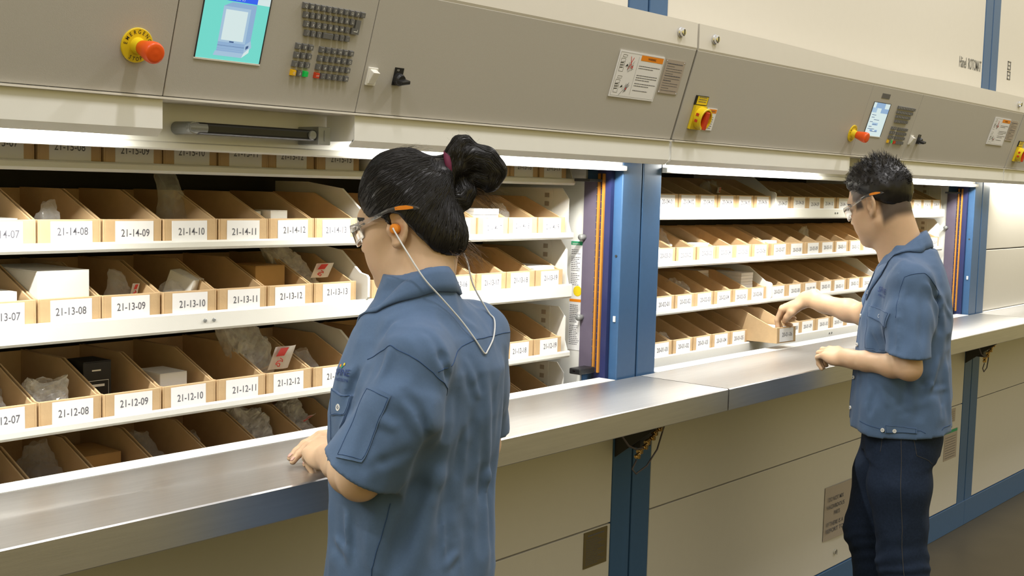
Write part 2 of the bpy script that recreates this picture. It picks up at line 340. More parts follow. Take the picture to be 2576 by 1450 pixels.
# ------------------------------------------------------------------ consoles
CWHERE = ['with teal screen above the woman', 'above the man', 'cut off by the right edge of the photo']
def console(m):
    d = PITCH * m
    c = thing('control_console', 'grey sloping control console ' + CWHERE[m], 'control console', (d + 1.475, 1.92, 1.65), 'control consoles above the openings')
    x0, x1 = d + .055, d + 2.895
    # white strip along the top, with a slightly sprung edge
    b = MB(); n = 24
    for i in range(n):
        xa, xb = x0 + (x1 - x0) * i / n, x0 + (x1 - x0) * (i + 1) / n
        sag = lambda x: -.012 * math.exp(-((x - d - 1.3) / .55) ** 2) if m == 1 else 0
        za, zb = 2.043 + sag(xa), 2.043 + sag(xb)
        b.quad((xa, 1.796, 1.975), (xb, 1.796, 1.975), (xb, 1.796, zb), (xa, 1.796, za))
        b.quad((xa, 1.796, za), (xb, 1.796, zb), (xb, YF - .002, zb + .004), (xa, YF - .002, za + .004))
        b.quad((xa, YF - .002, za - .02), (xa, YF - .002, za + .004), (xb, YF - .002, zb + .004), (xb, YF - .002, zb - .02))
    b.prism([(1.796, 1.975), (1.812, 1.975), (1.812, 1.968), (1.799, 1.968)], x0, x1)
    b.quad((x0, 1.796, 1.975), (x0, 1.796, 2.043), (x0, YF - .002, 2.047), (x0, YF - .002, 1.975)); b.quad((x1, 1.796, 1.975), (x1, YF - .002, 1.975), (x1, YF - .002, 2.047), (x1, 1.796, 2.043))
    b.build('top_strip', 'cream_paint', c)
    b = MB(); b.box(x0, x1, YF - .012, YF - .0005, 2.0475, 2.062); b.build('gasket', 'gasket', c)
    for xa, xb in ((x0, d + 1.2335), (d + 1.2355, d + 1.6935), (d + 1.6955, x1)):
        b = MB(); t = .0025
        b.obox(cp(xa, 0, -.012), CU * (xb - xa), CV * .2585, CN * .012)
        b.build('face_panel', 'grey_paint', c, .0015)
    b = MB(); b.box(x0, x1, 1.865, YF - .001, 1.7165, 1.7205); b.build('soffit', 'cream_paint', c)
    for k, (xa, xb) in enumerate(((x0, d + 1.235), (d + 1.695, x1))):
        b = MB()
        b.prism([(1.8745, 1.7165), (1.8745, 1.664), (1.889, 1.650), (1.8915, 1.650), (1.8915, 1.654), (1.8775, 1.667), (1.8775, 1.7165)], xa, xb)
        xe = xb if k == 0 else xa
        b.box(min(xe, xe + (-.003 if k == 0 else .003)), max(xe, xe + (-.003 if k == 0 else .003)), 1.878, YF - .002, 1.662, 1.7165)
        b.build('valance', 'white_paint', c)
    for x in (d + .135, d + 2.806):
        b = MB(); b.lathe((x, 1.796, 2.008), (0, -1, 0), [(0, .014), (.004, .014), (.006, .0115), (.012, .011), (.014, .008), (.0145, .0035)], 24)
        b.box(x - .0015, x + .0015, 1.7805, 1.782, 2.001, 2.015, 1)
        b.build('console_lock', ['chrome', 'dark_metal'], c, smooth=False)
    # emergency stop
    ex, es = d + (1.166 if m == 0 else 1.190), .085 if m == 0 else .078
    b = MB(); b.lathe(cp(ex, es, 0), CN, [(0, .0305), (.0022, .0305), (.003, .0295), (.003, .0145), (.010, .0135), (.018, .0125)], 40)
    for txt, a0, a1, up in (('EMERGENCY', 174, 6, 1), ('STOP', 243, 297, -1)):
        for i, ch in enumerate(txt):
            a = math.radians(a0 + (a1 - a0) * i / (len(txt) - 1)); r = .0205 if up > 0 else .0268
            rad = CU * math.cos(a) + CV * math.sin(a); u = (CU * math.sin(a) - CV * math.cos(a)) * up
            b.text(cp(ex, es, .0033) + rad * r, u, rad * up, ch, .0072, 1, True, None, .8)
    e = b.build('emergency_stop', ['yellow_plastic', 'black_ink'], c)
    b = MB(); b.lathe(cp(ex, es, .018), CN, [(0, .0122), (.003, .0135), (.010, .0145), (.028, .0185), (.037, .0190), (.041, .0180), (.043, .0155), (.0425, .010), (.0435, .004)], 40)
    k = b.build('stop_knob', 'orange_plastic', e, smooth=True)
    if m == 2: return c
    # screen
    b = MB(); sx0, sx1, s0, s1 = d + 1.285, d + 1.428, .077, .2
    cbox(b, sx0 - .002, sx1 + .002, s0 - .003, s0, -.002, .0018, 1); cbox(b, sx0 - .002, sx0, s0, s1, -.002, .0018, 2); cbox(b, sx1, sx1 + .002, s0, s1, -.002, .0018, 2); cbox(b, sx0, sx1, s1, s1 + .002, -.002, .0018, 2)
    def scr(xa, xb, sa, sb, mi, o): b.quad(cp(sx0 + xa * .143, s0 + sa * .123, o), cp(sx0 + xb * .143, s0 + sa * .123, o), cp(sx0 + xb * .143, s0 + sb * .123, o), cp(sx0 + xa * .143, s0 + sb * .123, o), mi)
    def spoly(pts, mi, o): b.add([cp(sx0 + x * .143, s0 + y * .123, o) for x, y in pts], [tuple(range(len(pts)))], mi)
    if m == 0:
        scr(0, 1, 0, 1, 0, .0004)
        scr(0, .26, .885, 1, 3, .0006); scr(.26, .80, .885, 1, 4, .0007); scr(.80, 1, .885, 1, 3, .0006)
        ctext(b, sx0 + .53 * .143, s0 + .905 * .123, .0009, '2010   0 3', .004, 3)
        ctext(b, sx0 + .12 * .143, s0 + .90 * .123, .0009, 'F', .006, 9)
        spoly([(.30, .26), (.72, .26), (.72, .80), (.30, .80)], 5, .0006)                      # drawing of a cabinet
        spoly([(.30, .80), (.72, .80), (.80, .87), (.42, .87)], 6, .0006); spoly([(.72, .26), (.80, .33), (.80, .87), (.72, .80)], 6, .0007)
        spoly([(.34, .30), (.68, .30), (.68, .755), (.34, .755)], 3, .0008); spoly([(.30, .12), (.72, .12), (.72, .27), (.30, .27)], 6, .0007)
        spoly([(.26, .06), (.70, .06), (.72, .13), (.28, .13)], 5, .0008); spoly([(.72, .12), (.83, .23), (.80, .34), (.72, .27)], 5, .0006); spoly([(.70, .06), (.80, .15), (.80, .22), (.72, .13)], 3, .0007)
        spoly([(.74, .19), (.78, .22), (.78, .26), (.74, .24)], 7, .0009); spoly([(.47, .272), (.54, .272), (.54, .292), (.47, .292)], 7, .001)
        for i in range(3): spoly([(.30, .155 + .03 * i), (.72, .155 + .03 * i), (.72, .159 + .03 * i), (.30, .159 + .03 * i)], 7 if i == 2 else 5, .001)
    else:
        scr(0, 1, 0, 1, 3, .0004); scr(.18, .72, .84, 1, 8, .0006); scr(.55, 1, .70, .84, 6, .0006); scr(0, .30, .70, .84, 5, .0006)
        for i, (xa, xb) in enumerate(((.1, .35), (.12, .3), (.3, .62), (.1, .28), (.3, .55), (.12, .3), (.1, .5), (.3, .7))): scr(xa, xb, .62 - .07 * i, .635 - .07 * i, 7, .0007)
        scr(.28, .62, .32, .40, 5, .0006); scr(.25, .42, .14, .19, 6, .0006); scr(.55, .70, .14, .19, 6, .0006)
    b.build('screen', ['screen_teal', 'white_plastic', 'dark_metal', 'screen_white', 'screen_blue', 'screen_pale', 'screen_mid', 'screen_ink', 'screen_mid', 'red_print'], c)
    if m == 1:
        b = MB(); cbox(b, d + 1.33, d + 1.40, .218, .236, 0, .001); [cbox(b, d + 1.333, d + 1.397, .221 + .005 * i, .223 + .005 * i, .001, .0013, 1) for i in range(3)]
        b.build('type_plate', ['key_grey', 'ink'], c)
    # keys
    kw, kh = .0118, .0118
    def key(x, s, txt, mname='key_grey', w=kw, h=kh, th=.0055, lm='key_legend', name='key'):
        q = MB(); a = [cp(x - w / 2, s - h / 2, 0), cp(x + w / 2, s - h / 2, 0), cp(x + w / 2, s + h / 2, 0), cp(x - w / 2, s + h / 2, 0)]
        o = .0065; i_ = .0011
        t = [cp(x - w / 2 + i_, s - h / 2 + i_, o), cp(x + w / 2 - i_, s - h / 2 + i_, o), cp(x + w / 2 - i_, s + h / 2 - i_, o), cp(x - w / 2 + i_, s + h / 2 - i_, o)]
        q.add(a + t, [(0, 3, 2, 1), (4, 5, 6, 7), (0, 1, 5, 4), (1, 2, 6, 5), (2, 3, 7, 6), (3, 0, 4, 7)], 0)
        if txt: ctext(q, x, s - th / 2, o + .0003, txt, th, 1, None, .85 if len(txt) == 1 else .62)
        return q.build(name, [mname, lm], c)
    st = .01475
    if m == 0:
        for r, row in enumerate(('QWERTYUIOP\u2190', 'ASDFGHJKL', 'ZXCVBNM,')):
            for i, ch in enumerate(row): key(d + 1.508 + .0055 * r + st * i, .200 - .0172 * r, ch if ch != '\u2190' else '-')
        x = d + 1.508 + .0165
        for i, ch in enumerate('/()'): key(x + st * i, .200 - .0172 * 3, ch)
        key(x + st * 3.5 + .0004, .1484, '', w=.0265)
        for i, ch in enumerate(':.-'): key(x + st * (5 + i), .1484, ch)
        q = MB(); kx = d + 1.508 + .0055 + st * 9      # tall return key
        cbox(q, kx - .0055, kx + .0065, .1597, .1885, 0, .0062); cbox(q, kx - .0125, kx - .0055, .1597, .1715, 0, .0062)
        q.quad(cp(kx - .008, .1645, .0065), cp(kx + .002, .1645, .0065), cp(kx + .002, .166, .0065), cp(kx - .008, .166, .0065), 1); q.quad(cp(kx + .001, .166, .0065), cp(kx + .002, .166, .0065), cp(kx + .002, .170, .0065), cp(kx + .001, .170, .0065), 1)
        q.build('key', ['key_grey', 'key_legend'], c)
        for r, row in enumerate(('789', '456', '123')):
            for i, ch in enumerate(row): key(d + 1.5105 + .0152 * i, .1215 - .0176 * r, ch)
        tag(key(d + 1.5105, .1215 - .0528, 'CE', 'yellow_key'), 'yellow clear key'); key(d + 1.5257, .1215 - .0528, '0')
        g = key(d + 1.5409, .1215 - .0528, '', 'green_key'); tag(g, 'green enter key')
        for r, row in enumerate((('+', '-', 'v', 'H', 'X?', 'F1'), ('+J', '-J', '|', 'W', 'Y?', 'F2'), ('-I', '#', '!', '88', 'i', 'F3'), ('STOP', '-', '>-', 'I', '?', 'F4'))):
            for i, tx in enumerate(row):
                k_ = key(d + 1.5700 + .0153 * i, .1205 - .0174 * r, tx, 'red_plastic' if tx == 'STOP' else 'key_grey', th=.0035 if tx == 'STOP' else .0055)
                if tx == 'STOP': tag(k_, 'red stop key')
    else:
        for r in range(4):
            for i in range(11 - r): key(d + 1.502 + .004 * r + st * i, .195 - .0172 * r, ('QWERTYUIOP-', 'ASDFGHJKL-', 'ZXCVBNM,-', '/()  :.-')[r][i])
        for r in range(4):
            for i in range(3): key(d + 1.5065 + .0152 * i, .116 - .0174 * r, ('789', '456', '123', 'C0-')[r][i], ('yellow_key', 'key_grey', 'green_key')[i] if r == 3 else 'key_grey')
            for i in range(6): key(d + 1.5660 + .0153 * i, .115 - .0174 * r, '', 'red_plastic' if (r == 3 and i == 0) else 'key_grey')
    b = MB(); x = d + 1.716; cbox(b, x - .0135, x + .0135, .060, .098, 0, .004); b.add([cp(x - .009, .064, .004), cp(x + .009, .064, .004), cp(x + .009, .094, .004), cp(x - .009, .094, .004), cp(x - .009, .064, .006), cp(x + .009, .064, .006), cp(x + .009, .090, .017), cp(x - .009, .090, .017)], [(4, 5, 6, 7), (0, 1, 5, 4), (1, 2, 6, 5), (2, 3, 7, 6), (3, 0, 4, 7)])
    tag(b.build('rocker_switch', 'white_plastic', c, .0012), 'white rocker switch')
    b = MB(); x = d + 1.791; cbox(b, x - .0125, x + .0125, .066, .104, 0, .002); b.lathe(cp(x, .080, .002), CN, [(0, .0135), (.009, .013), (.014, .0105)], 24)
    ctext(b, x - .004, .097, .0023, 'I O', .004, 1)
    ks = b.build('key_switch', ['black_plastic', 'key_legend'], c); tag(ks, 'black key switch')
    b = MB(); b.obox(cp(x - .012, .072, .014), CU * .024 + CV * .004, (CV * .0085 - CU * .001), CN * .017); b.build('switch_knob', 'black_plastic', ks, .002)
    return c
cons = [console(m) for m in range(3)]

# ------------------------------------------------------------------ signs and switches fixed on the consoles
def iso_switch(m):
    d = PITCH * m; x, s = d + .147, .073
    t = thing('isolator_switch', 'yellow and red rotary switch ' + ('on left console, cut off at its left end', 'just right of the console seam above the blue double post', 'at the far right edge of the photo')[m], 'switch', cp(x, s - .034, 0), 'isolator switches')
    b = MB(); cbox(b, x - .033, x + .027, s - .036, s + .034, .0005, .009)
    n = 40                                                              # round shroud with two windows
    prof = [(.009, .0315), (.030, .0315), (.032, .0300), (.032, .0262), (.012, .0258)]
    b.lathe(cp(x + .003, s, .0), CN, prof, n)
    for ds in (.006, -.012): cbox(b, x - .0295, x - .0275, s + ds, s + ds + .008, .014, .023, 1)
    b.build('housing', ['yellow_plastic', 'red_plastic'], t)
    b = MB(); b.lathe(cp(x + .003, s, .012), CN, [(0, .025), (.004, .025), (.005, .020)], 32)
    b.obox(cp(x - .0065, s - .030, .016), CU * .014 + CV * .0, CV * .052, CN * .022)
    b.build('rotary_handle', 'red_plastic', t, .004)
    b = MB(); cbox(b, x - .036, x + .030, s + .035, s + .062, .0005, .004, 0); cbox(b, x - .029, x + .027, s + .037, s + .060, .004, .0048, 1)
    r = random.Random(3); [scribble(b, cp(x - .022, s + .040, .0052), CU, CV, 0, .042, .004 + .0065 * i, .0022, 2, r, .001, .005) for i in range(3)]
    b.build('legend_plate', ['black_plastic', 'yellow_plastic', 'ink'], t)
    b = MB(); cbox(b, x + .044, x + .098, s - .036, s + .030, .0005, .002, 0); cbox(b, x + .052, x + .096, s + .016, s + .0275, .002, .0024, 1)
    ctext(b, x + .075, s + .0195, .0027, 'WARNING', .0045, 2, .026)
    for i in range(6): scribble(b, cp(x + .050, s - .030, .0024), CU, CV, 0, .040, .0065 * i, .0017, 3, r, .001, .006)
    b.build('warning_label', ['paper', 'orange_print', 'ink', 'ink'], t)
    return t
for m in (1, 2): iso_switch(m)

def sign(m):
    d = PITCH * m; r = random.Random(5 + m); x0, x1, s0, s1 = d + 2.545, d + 2.750, .101, .223
    b = MB(); cbox(b, x0, x1, s0, s1, .0004, .003, 0)
    o = .0033
    def ln(xa, sa, xb, sb, w_=.0007, mi=2):
        p, q = cp(x0 + xa, s0 + sa, o), cp(x0 + xb, s0 + sb, o); n_ = CN.cross((q - p).normalized()) * w_; b.quad(p - n_, q - n_, q + n_, p + n_, mi)
    for a in ((.004, .004, .201, .004), (.004, .118, .201, .118), (.004, .004, .004, .118), (.201, .004, .201, .118), (.088, .010, .088, .112)): ln(*a, .00025)
    cbox(b, x0 + .098, x1 - .004, s1 - .0185, s1 - .0045, .003, .0034, 1); ctext(b, x0 + .148, s1 - .0145, .0037, 'WARNING', .0062, 2, .036)
    for k, (ys, n_) in enumerate(((.082, 2), (.057, 3), (.035, 2), (.016, 1))):
        for i in range(n_): scribble(b, cp(x0 + .097, s0 + ys, o), CU, CV, 0, .098 - .03 * (i == n_ - 1), -.0062 * i + .006, .0019, 4, r, .0012, .007)
    for oy in (.062, .006):                                              # two line drawings of the machine, one with a person
        for a in ((.012, .006, .012, .040), (.012, .006, .030, .006), (.030, .006, .030, .040), (.012, .040, .030, .040), (.012, .022, .030, .024), (.012, .030, .030, .033), (.016, .044, .032, .044), (.016, .050, .034, .050), (.016, .044, .016, .050), (.034, .044, .034, .050)): ln(a[0], a[1] + oy, a[2], a[3] + oy, .0004)
        for q in range(3): ln(.013, .016 + oy + .006 * q, .026, .017 + oy + .006 * q, .0011)
        b.add([cp(x0 + .036, s0 + oy + .020, o), cp(x0 + .048, s0 + oy + .022, o), cp(x0 + .044, s0 + oy + .028, o)], [(0, 1, 2)], 2)
        for q in range(12): ln(.040 + r.uniform(0, .03), .006 + oy + r.uniform(0, .012), .044 + r.uniform(0, .034), .016 + oy + r.uniform(0, .022), .0003)
    ln(.050, .076, .066, .108, .0011, 3); ln(.064, .078, .052, .110, .0011, 3); ln(.040, .006, .056, .022, .0005, 2)
    b.obox(cp(x0 + .066, s0 + .080, o), CU * .004, CV * .006, CN * .0002, 3); b.obox(cp(x0 + .062, s0 + .022, o), CU * .004, CV * .005, CN * .0002, 3)
    o_ = b.build('warning_sign', ['paper', 'orange_print', 'black_ink', 'red_print', 'ink'])
    tag(origin(o_), ('large white warning sign with orange header, left of the tan plate', 'distant white warning sign with orange header near the right edge')[m], 'sign', 'warning signs on the consoles')
    b = MB(); x0, x1, s0, s1 = d + 2.764, d + 2.858, .127, .221; cbox(b, x0, x1, s0, s1, .0004, .002, 0)
    for i in range(12): scribble(b, cp(x0 + .008, s0 + .008, .0023), CU, CV, 0, .078 - .04 * (i % 3 == 1), .0067 * i, .0014 if i not in (4, 6, 11) else .0026, 1, r, .0012, .009)
    for xa in (x0 + .004, x1 - .004):
        for sa in (s0 + .004, s1 - .004): b.lathe(cp(xa, sa, .002), CN, [(0, .002), (.001, .0015)], 8, 2)
    o_ = b.build('instruction_plate', ['tan_plate', 'ink', 'chrome'])
    tag(origin(o_), ('tan engraved plate with four rivets, right of the large white warning sign', 'pale plate beside the distant warning sign at the right edge')[m], 'plate', 'engraved plates on the consoles')
for m in (0, 1): sign(m)
for x in (2.838, 2.925):
    pass

# tubes hidden behind the valances
for m, x0, x1, where in ((0, .30, 1.16, 'behind the white valance left of the dark door handle'), (0, 1.78, 2.74, 'behind the white valance above the woman'), (1, .22, 1.12, 'behind the white valance left of the man'), (1, 1.78, 2.70, 'behind the white valance right of the man'), (2, .22, 1.12, 'over the closed door at the right edge')):
    d = PITCH * m; t = thing('fluorescent_lamp', 'slim glowing tube lamp ' + where, 'lamp', (d + (x0 + x1) / 2, 1.915, 1.668), 'tube lamps behind the valances')
    b = MB(); b.cone((d + x0, 1.915, 1.665), (d + x1, 1.915, 1.665), .0078, .0078, 16); b.build('tube', 'tube_glow', t, smooth=False)
    b = MB(); b.box(d + x0 - .03, d + x1 + .03, 1.900, 1.930, 1.682, 1.7155)
    for xe in (x0 - .014, x1): b.box(d + xe, d + xe + .014, 1.906, 1.924, 1.656, 1.683)
    b.build('fixture', 'white_plastic', t, .002)
    a = area('tube_light', (d + (x0 + x1) / 2, 1.915, 1.655), x1 - x0, .014, 9.5 if m < 2 else 4.0, TUBE, (d + (x0 + x1) / 2, 1.915 + .30, 0.655))

# ------------------------------------------------------------------ worktops
def worktop(m):
    d = PITCH * m; x0 = d + .061 if m else -.6; x1 = d + 2.905 if m < 2 else d + 2.9
    t = thing('worktop', 'brushed steel worktop ' + ('the woman leans on', "under the man's hand", 'at the far right, beyond the man')[m], 'worktop', ((x0 + x1) / 2, 1.8, .965), 'steel worktops')
    b = MB()
    b.prism([(1.659, .968), (1.657, .970), (1.657, 1.0275), (1.6595, 1.030), (1.955, 1.030), (1.955, 1.025), (1.662, 1.025), (1.662, .968)], x0, x1)
    b.quad((x0, 1.66, .97), (x0, 1.66, 1.0275), (x0, 1.955, 1.0275), (x0, 1.955, 1.0)); b.quad((x1, 1.66, .97), (x1, 1.955, 1.0), (x1, 1.955, 1.0275), (x1, 1.66, 1.0275))
    b.build('steel_top', 'steel', t)
    b = MB(); xa, xb = (d + .152, d + 2.7815); b.prism([(1.955, 1.018), (1.955, 1.031), (2.012, 1.031), (2.014, 1.028), (2.014, .985), (2.010, .985), (2.010, 1.018)], xa, xb); b.build('rear_lip', 'white_paint', t)
    return t
for m in range(3): worktop(m)
for m, x in ((0, 2.90), (1, 5.745)):
    t = thing('worktop_bracket', ('dark bracket with brass connectors under the worktop, beside the woman', 'dark bracket with cables under the worktop, behind the man')[m], 'bracket', (x, 1.965, .93), 'brackets under the worktops')
    b = MB(); b.box(x - .095, x + .085, 1.88, 1.964, .895, .962); b.prism([(1.964, .80), (1.964, .940), (1.78, .940)], x - .095, x - .091); b.prism([(1.964, .885), (1.964, .940), (1.80, .940)], x + .075, x + .079); b.box(x - .075, x - .02, 1.89, 1.962, .835, .90)
    b.build('bracket_body', 'dark_metal', t, .001)
    r = random.Random(2)
    for k in range(7):
        q = V((x - .130 + .0185 * k, 1.868 + .004 * (k % 2), .822 + .0105 * k))
        b = MB(); b.cone(q, q + V((.017, -.002, .008)), .0065 + .003 * (k % 2), .0060, 6); b.box(q.x + .002, q.x + .012, q.y - .010, q.y - .005, q.z - .004, q.z + .008)
        b.build('connector', 'brass', t, .001)
    b = MB(); b.tube([(x - .30, 1.88, .950), (x - .26, 1.875, .925), (x - .20, 1.87, .895), (x - .165, 1.868, .86), (x - .13, 1.866, .845), (x - .09, 1.866, .845)], .0028, 8); b.build('cable', 'gasket', t, smooth=True)
    b = MB(); P = [(x - .130, 1.864, .815), (x - .150, 1.864, .792), (x - .130, 1.864, .775), (x - .06, 1.875, .785), (x + .03, 1.90, .815), (x + .11, 1.93, .870), (x + .15, 1.95, .925)]; b.tube(P, .0025, 8); b.build('cable', 'gasket', t, smooth=True)
    b = MB(); b.tube([(x + .0, 1.868, .895), (x + .10, 1.91, .905), (x + .20, 1.95, .935)], .004, 8); b.build('cable', 'gasket', t, smooth=True)

# ------------------------------------------------------------------ papers on the lower cabinets and the inner walls
r = random.Random(11); UX, UZ = V((1, 0, 0)), V((0, 0, 1))
b = MB(); b.box(2.669, 2.780, YF - .002, YF + .001, .497, .602)
wt = lambda z0, x0, x1, h, n=1: scribble(b, (x0, YF - .0023, z0), UX, UZ, 0, x1 - x0, 0, h, 1, r, .0015, .012)
wt(.588, 2.685, 2.765, .004)
for i in range(13): wt(.578 - .006 * i, 2.678, 2.735 + .016 * (i % 3), .0018)
tag(origin(b.build('rating_plate', ['bronze_plate', 'ink'])), 'small bronze rating plate on the lower cream panel left of the blue posts', 'plate')
b = MB()
n = 8
for i in range(n):
    xa, xb = 4.211 + .235 * i / n, 4.211 + .235 * (i + 1) / n; y = lambda x: YF - .0015 - .006 * abs(math.sin((x - 4.21) * 11))
    b.quad((xa, y(xa), .245), (xb, y(xb), .245), (xb, y(xb), .456), (xa, y(xa), .456))
for z, tx, w_ in ((.398, 'DO NOT MIX', .13), (.368, 'HAZARDOUS', .15), (.340, 'PARTS', .05), (.300, 'IF THERE IS A', .14), (.274, 'REPORT TO', .15)): wtext(b, 4.30 + (0 if z not in (.340,) else .012), z, tx, .017, 1, w_, YF - .0082)
tag(origin(b.build('paper_notice', ['tan_plate', 'ink'])), "white paper notice taped low on the cream panel left of the man's knee", 'notice')
b = MB(); b.box(5.44, 5.60, YF - .001, YF + .001, .36, .50, 0); b.box(5.442, 5.598, YF - .0015, YF, .486, .499, 2); [scribble(b, (5.45, YF - .0018, .37), UX, UZ, 0, .13, .012 * i, .002, 1, r, .002, .012) for i in range(9)]
tag(origin(b.build('instruction_sticker', ['tan_plate', 'ink', 'green_print'])), 'pale sticker with green header low on the panel behind the man', 'sticker')
b = MB(); b.box(5.44, 5.56, YF - .001, YF + .001, .535, .598, 0); [scribble(b, (5.45, YF - .0013, .542), UX, UZ, 0, .10, .010 * i, .0018, 1, r, .002, .012) for i in range(5)]
tag(origin(b.build('instruction_sticker', ['tan_plate', 'ink'])), 'plain tan sticker on the panel behind the man, above the green-headed one', 'sticker')
# tall instruction sheet on the inner right wall of the left cabinet
UY = V((0, -1, 0)); b = MB(); X = 2.7895; b.box(X - .0006, X + .0004, 2.090, 2.136, 1.10, 1.425, 0)
b.box(X - .001, X, 2.092, 2.134, 1.410, 1.421, 2); b.box(X - .001, X, 2.092, 2.134, 1.243, 1.251, 3); b.text((X - .0012, 2.116, 1.412), UY, UZ, 'Instructions', .006, 0, True, .026)
for z0, z1 in ((1.33, 1.395), (1.285, 1.325), (1.115, 1.232)):
    z = z1
    while z > z0:
        if r.random() > .12: scribble(b, (X - .001, 2.132, z), UY, UZ, 0, .038 * r.uniform(.6, 1), 0, .0018, 1, r, .0012, .007)
        z -= .0055
b.lathe((X - .0003, 2.106, 1.275), (-1, 0, 0), [(0, .0155), (.0006, .0155), (.0008, .014)], 28, 4)
tag(origin(b.build('instruction_sheet', ['paper', 'ink', 'green_print', 'orange_print', 'yellow_plastic'])), 'tall narrow white instruction sheet with green header and yellow disc on the inner wall', 'sheet')
# ------------------------------------------------------------------ carrier shelves and cardboard bins
YB = 2.086                                        # front of the bins
ROWS = {'21-15': (0, 1.584, 1.603), '21-14': (0, 1.430, 1.449), '21-13': (0, 1.260, 1.301), '21-12': (0, 1.088, 1.107), '21-11': (0, .925, .944),
        '20-04': (1, 1.483, 1.522), '20-03': (1, 1.329, 1.349), '20-02': (1, 1.177, 1.194), '20-01': (1, 1.006, 1.046)}
ROWNAME = {'21-15': 'topmost row of the left cabinet, half hidden by the door', '21-14': 'second row of the left cabinet', '21-13': 'third row of the left cabinet, with a tall screwed lip', '21-12': 'fourth row of the left cabinet', '21-11': 'lowest row of the left cabinet, sunk behind the worktop',
           '20-04': 'top row of the right cabinet', '20-03': 'second row of the right cabinet', '20-02': 'third row of the right cabinet', '20-01': 'lowest row of the right cabinet'}
EDGES = {0: [(.20, .930, 6), (.977, 1.905, 7), (1.948, 2.695, 6)], 1: [(3.163, 3.906, 6), (3.928, 4.838, 7), (4.856, 5.558, 6)]}
for rk, (m, zb, zt) in ROWS.items():
    d = PITCH * m; x0, x1 = (.165, 2.722) if m == 0 else (3.125, 5.575)
    t = thing('carrier_shelf', 'cream metal carrier shelf, ' + ROWNAME[rk], 'shelf', ((x0 + x1) / 2, 2.24, zb), 'carousel carrier shelves')
    b = MB(); zp = zt - .011                       # pan with a rolled front lip
    b.prism([(2.083, zt), (2.081, zt + .0008), (2.078, zt), (2.076, zt - .003), (2.076, zb + .006), (2.079, zb + .001), (2.085, zb), (2.100, zb), (2.100, zb + .003), (2.083, zb + .004), (2.083, zp - .003), (2.42, zp - .003), (2.42, zp), (2.083, zp)], x0, x1)
    b.build('shelf_pan', 'white_paint', t)
    if zt - zb > .03:
        for k, xs in enumerate(((1.470, 1.492),) if m == 0 else ((4.417, 4.437),)):
            for x in xs:
                q = MB(); zz = (zb + zt) / 2 + .002; q.lathe((x, 2.076, zz), (0, -1, 0), [(0, .0042), (.0015, .0042), (.0025, .0025)], 12); q.build('screw', 'grey_metal', t, smooth=False)
    top = zp + .143
    for x in (x0, x1 - .003):
        b = MB(); b.prism([(2.079, zb + .004), (2.42, zb + .004), (2.42, top - .006), (2.12, top - .006), (2.095, top - .035), (2.095, zt + .03)], x, x + .003)
        xi = x1 - .004 if x > x0 else x0 + .003; xo = (xi - .0012, xi) if x > x0 else (xi, xi + .0012)
        b.box(xo[0], xo[1], 2.150, 2.200, zp + .02, top - .008)
        for k in range(4): b.box(xo[0] - .0006, xo[1] + .0006, 2.165, 2.181, zp + .035 + .025 * k, zp + .048 + .025 * k, 1)
        b.build('end_plate', ['white_paint', 'tan_plate'], t)
    for i in (0, 1):
        xd = (EDGES[m][i][1] + EDGES[m][i + 1][0]) / 2
        if (i == 0 and m == 0) or rk == '20-03': continue
        b = MB(); b.prism([(2.074, zt + .002), (2.072, zt + .006), (2.072, zt + .052), (2.078, zt + .058), (2.10, zt + .062), (2.17, zt + .112), (2.30, zt + .126), (2.42, zt + .126), (2.42, zt - .008), (2.09, zt - .008)], xd - .0035, xd + .0035)
        b.build('divider', 'white_paint', t)

DEPTH = .31; BH = .111; FH = .055
def bin_mesh(wd):
    t = .0035; b = MB()
    prof = [(0, 0), (0, FH), (.016, FH), (.150, BH), (DEPTH, BH), (DEPTH, 0)]
    for x in (-wd / 2, wd / 2 - t): b.prism(prof, x, x + t)
    b.box(-wd / 2 + t, wd / 2 - t, 0, DEPTH, 0, t); b.box(-wd / 2 + t, wd / 2 - t, DEPTH - t, DEPTH, t, BH - .002)
    b.box(-wd / 2 + t, wd / 2 - t, 0, .006, t, FH); b.box(-wd / 2 + t, wd / 2 - t, .0062, .05, t, t + .002)
    return b
rb = random.Random(21)
PAPER_BACK = []
def label_mesh(code, wd, jig, lw):
    b = MB(); lx = jig; h = .047; a = rb.uniform(-.008, .008); u, v = V((math.cos(a), 0, math.sin(a))), V((-math.sin(a), 0, math.cos(a)))
    o = V((lx, -.0007, .0045)); p = [o - u * lw / 2, o + u * lw / 2, o + u * lw / 2 + v * h, o - u * lw / 2 + v * h]
    b.add([q + V((0, .0006, 0)) for q in p] + p, [(4, 5, 6, 7), (0, 1, 5, 4), (1, 2, 6, 5), (2, 3, 7, 6), (3, 0, 4, 7)], 0)
    b.text(o + V((0, -.0003, 0)) + u * rb.uniform(-.001, .006) + v * (rb.uniform(.015, .021) + (.0085 if code[:5] == '21-15' else 0)), u, v, code, .0152, 1, True, lw * .74)
    return b
CACHE = {}
BINS = {}
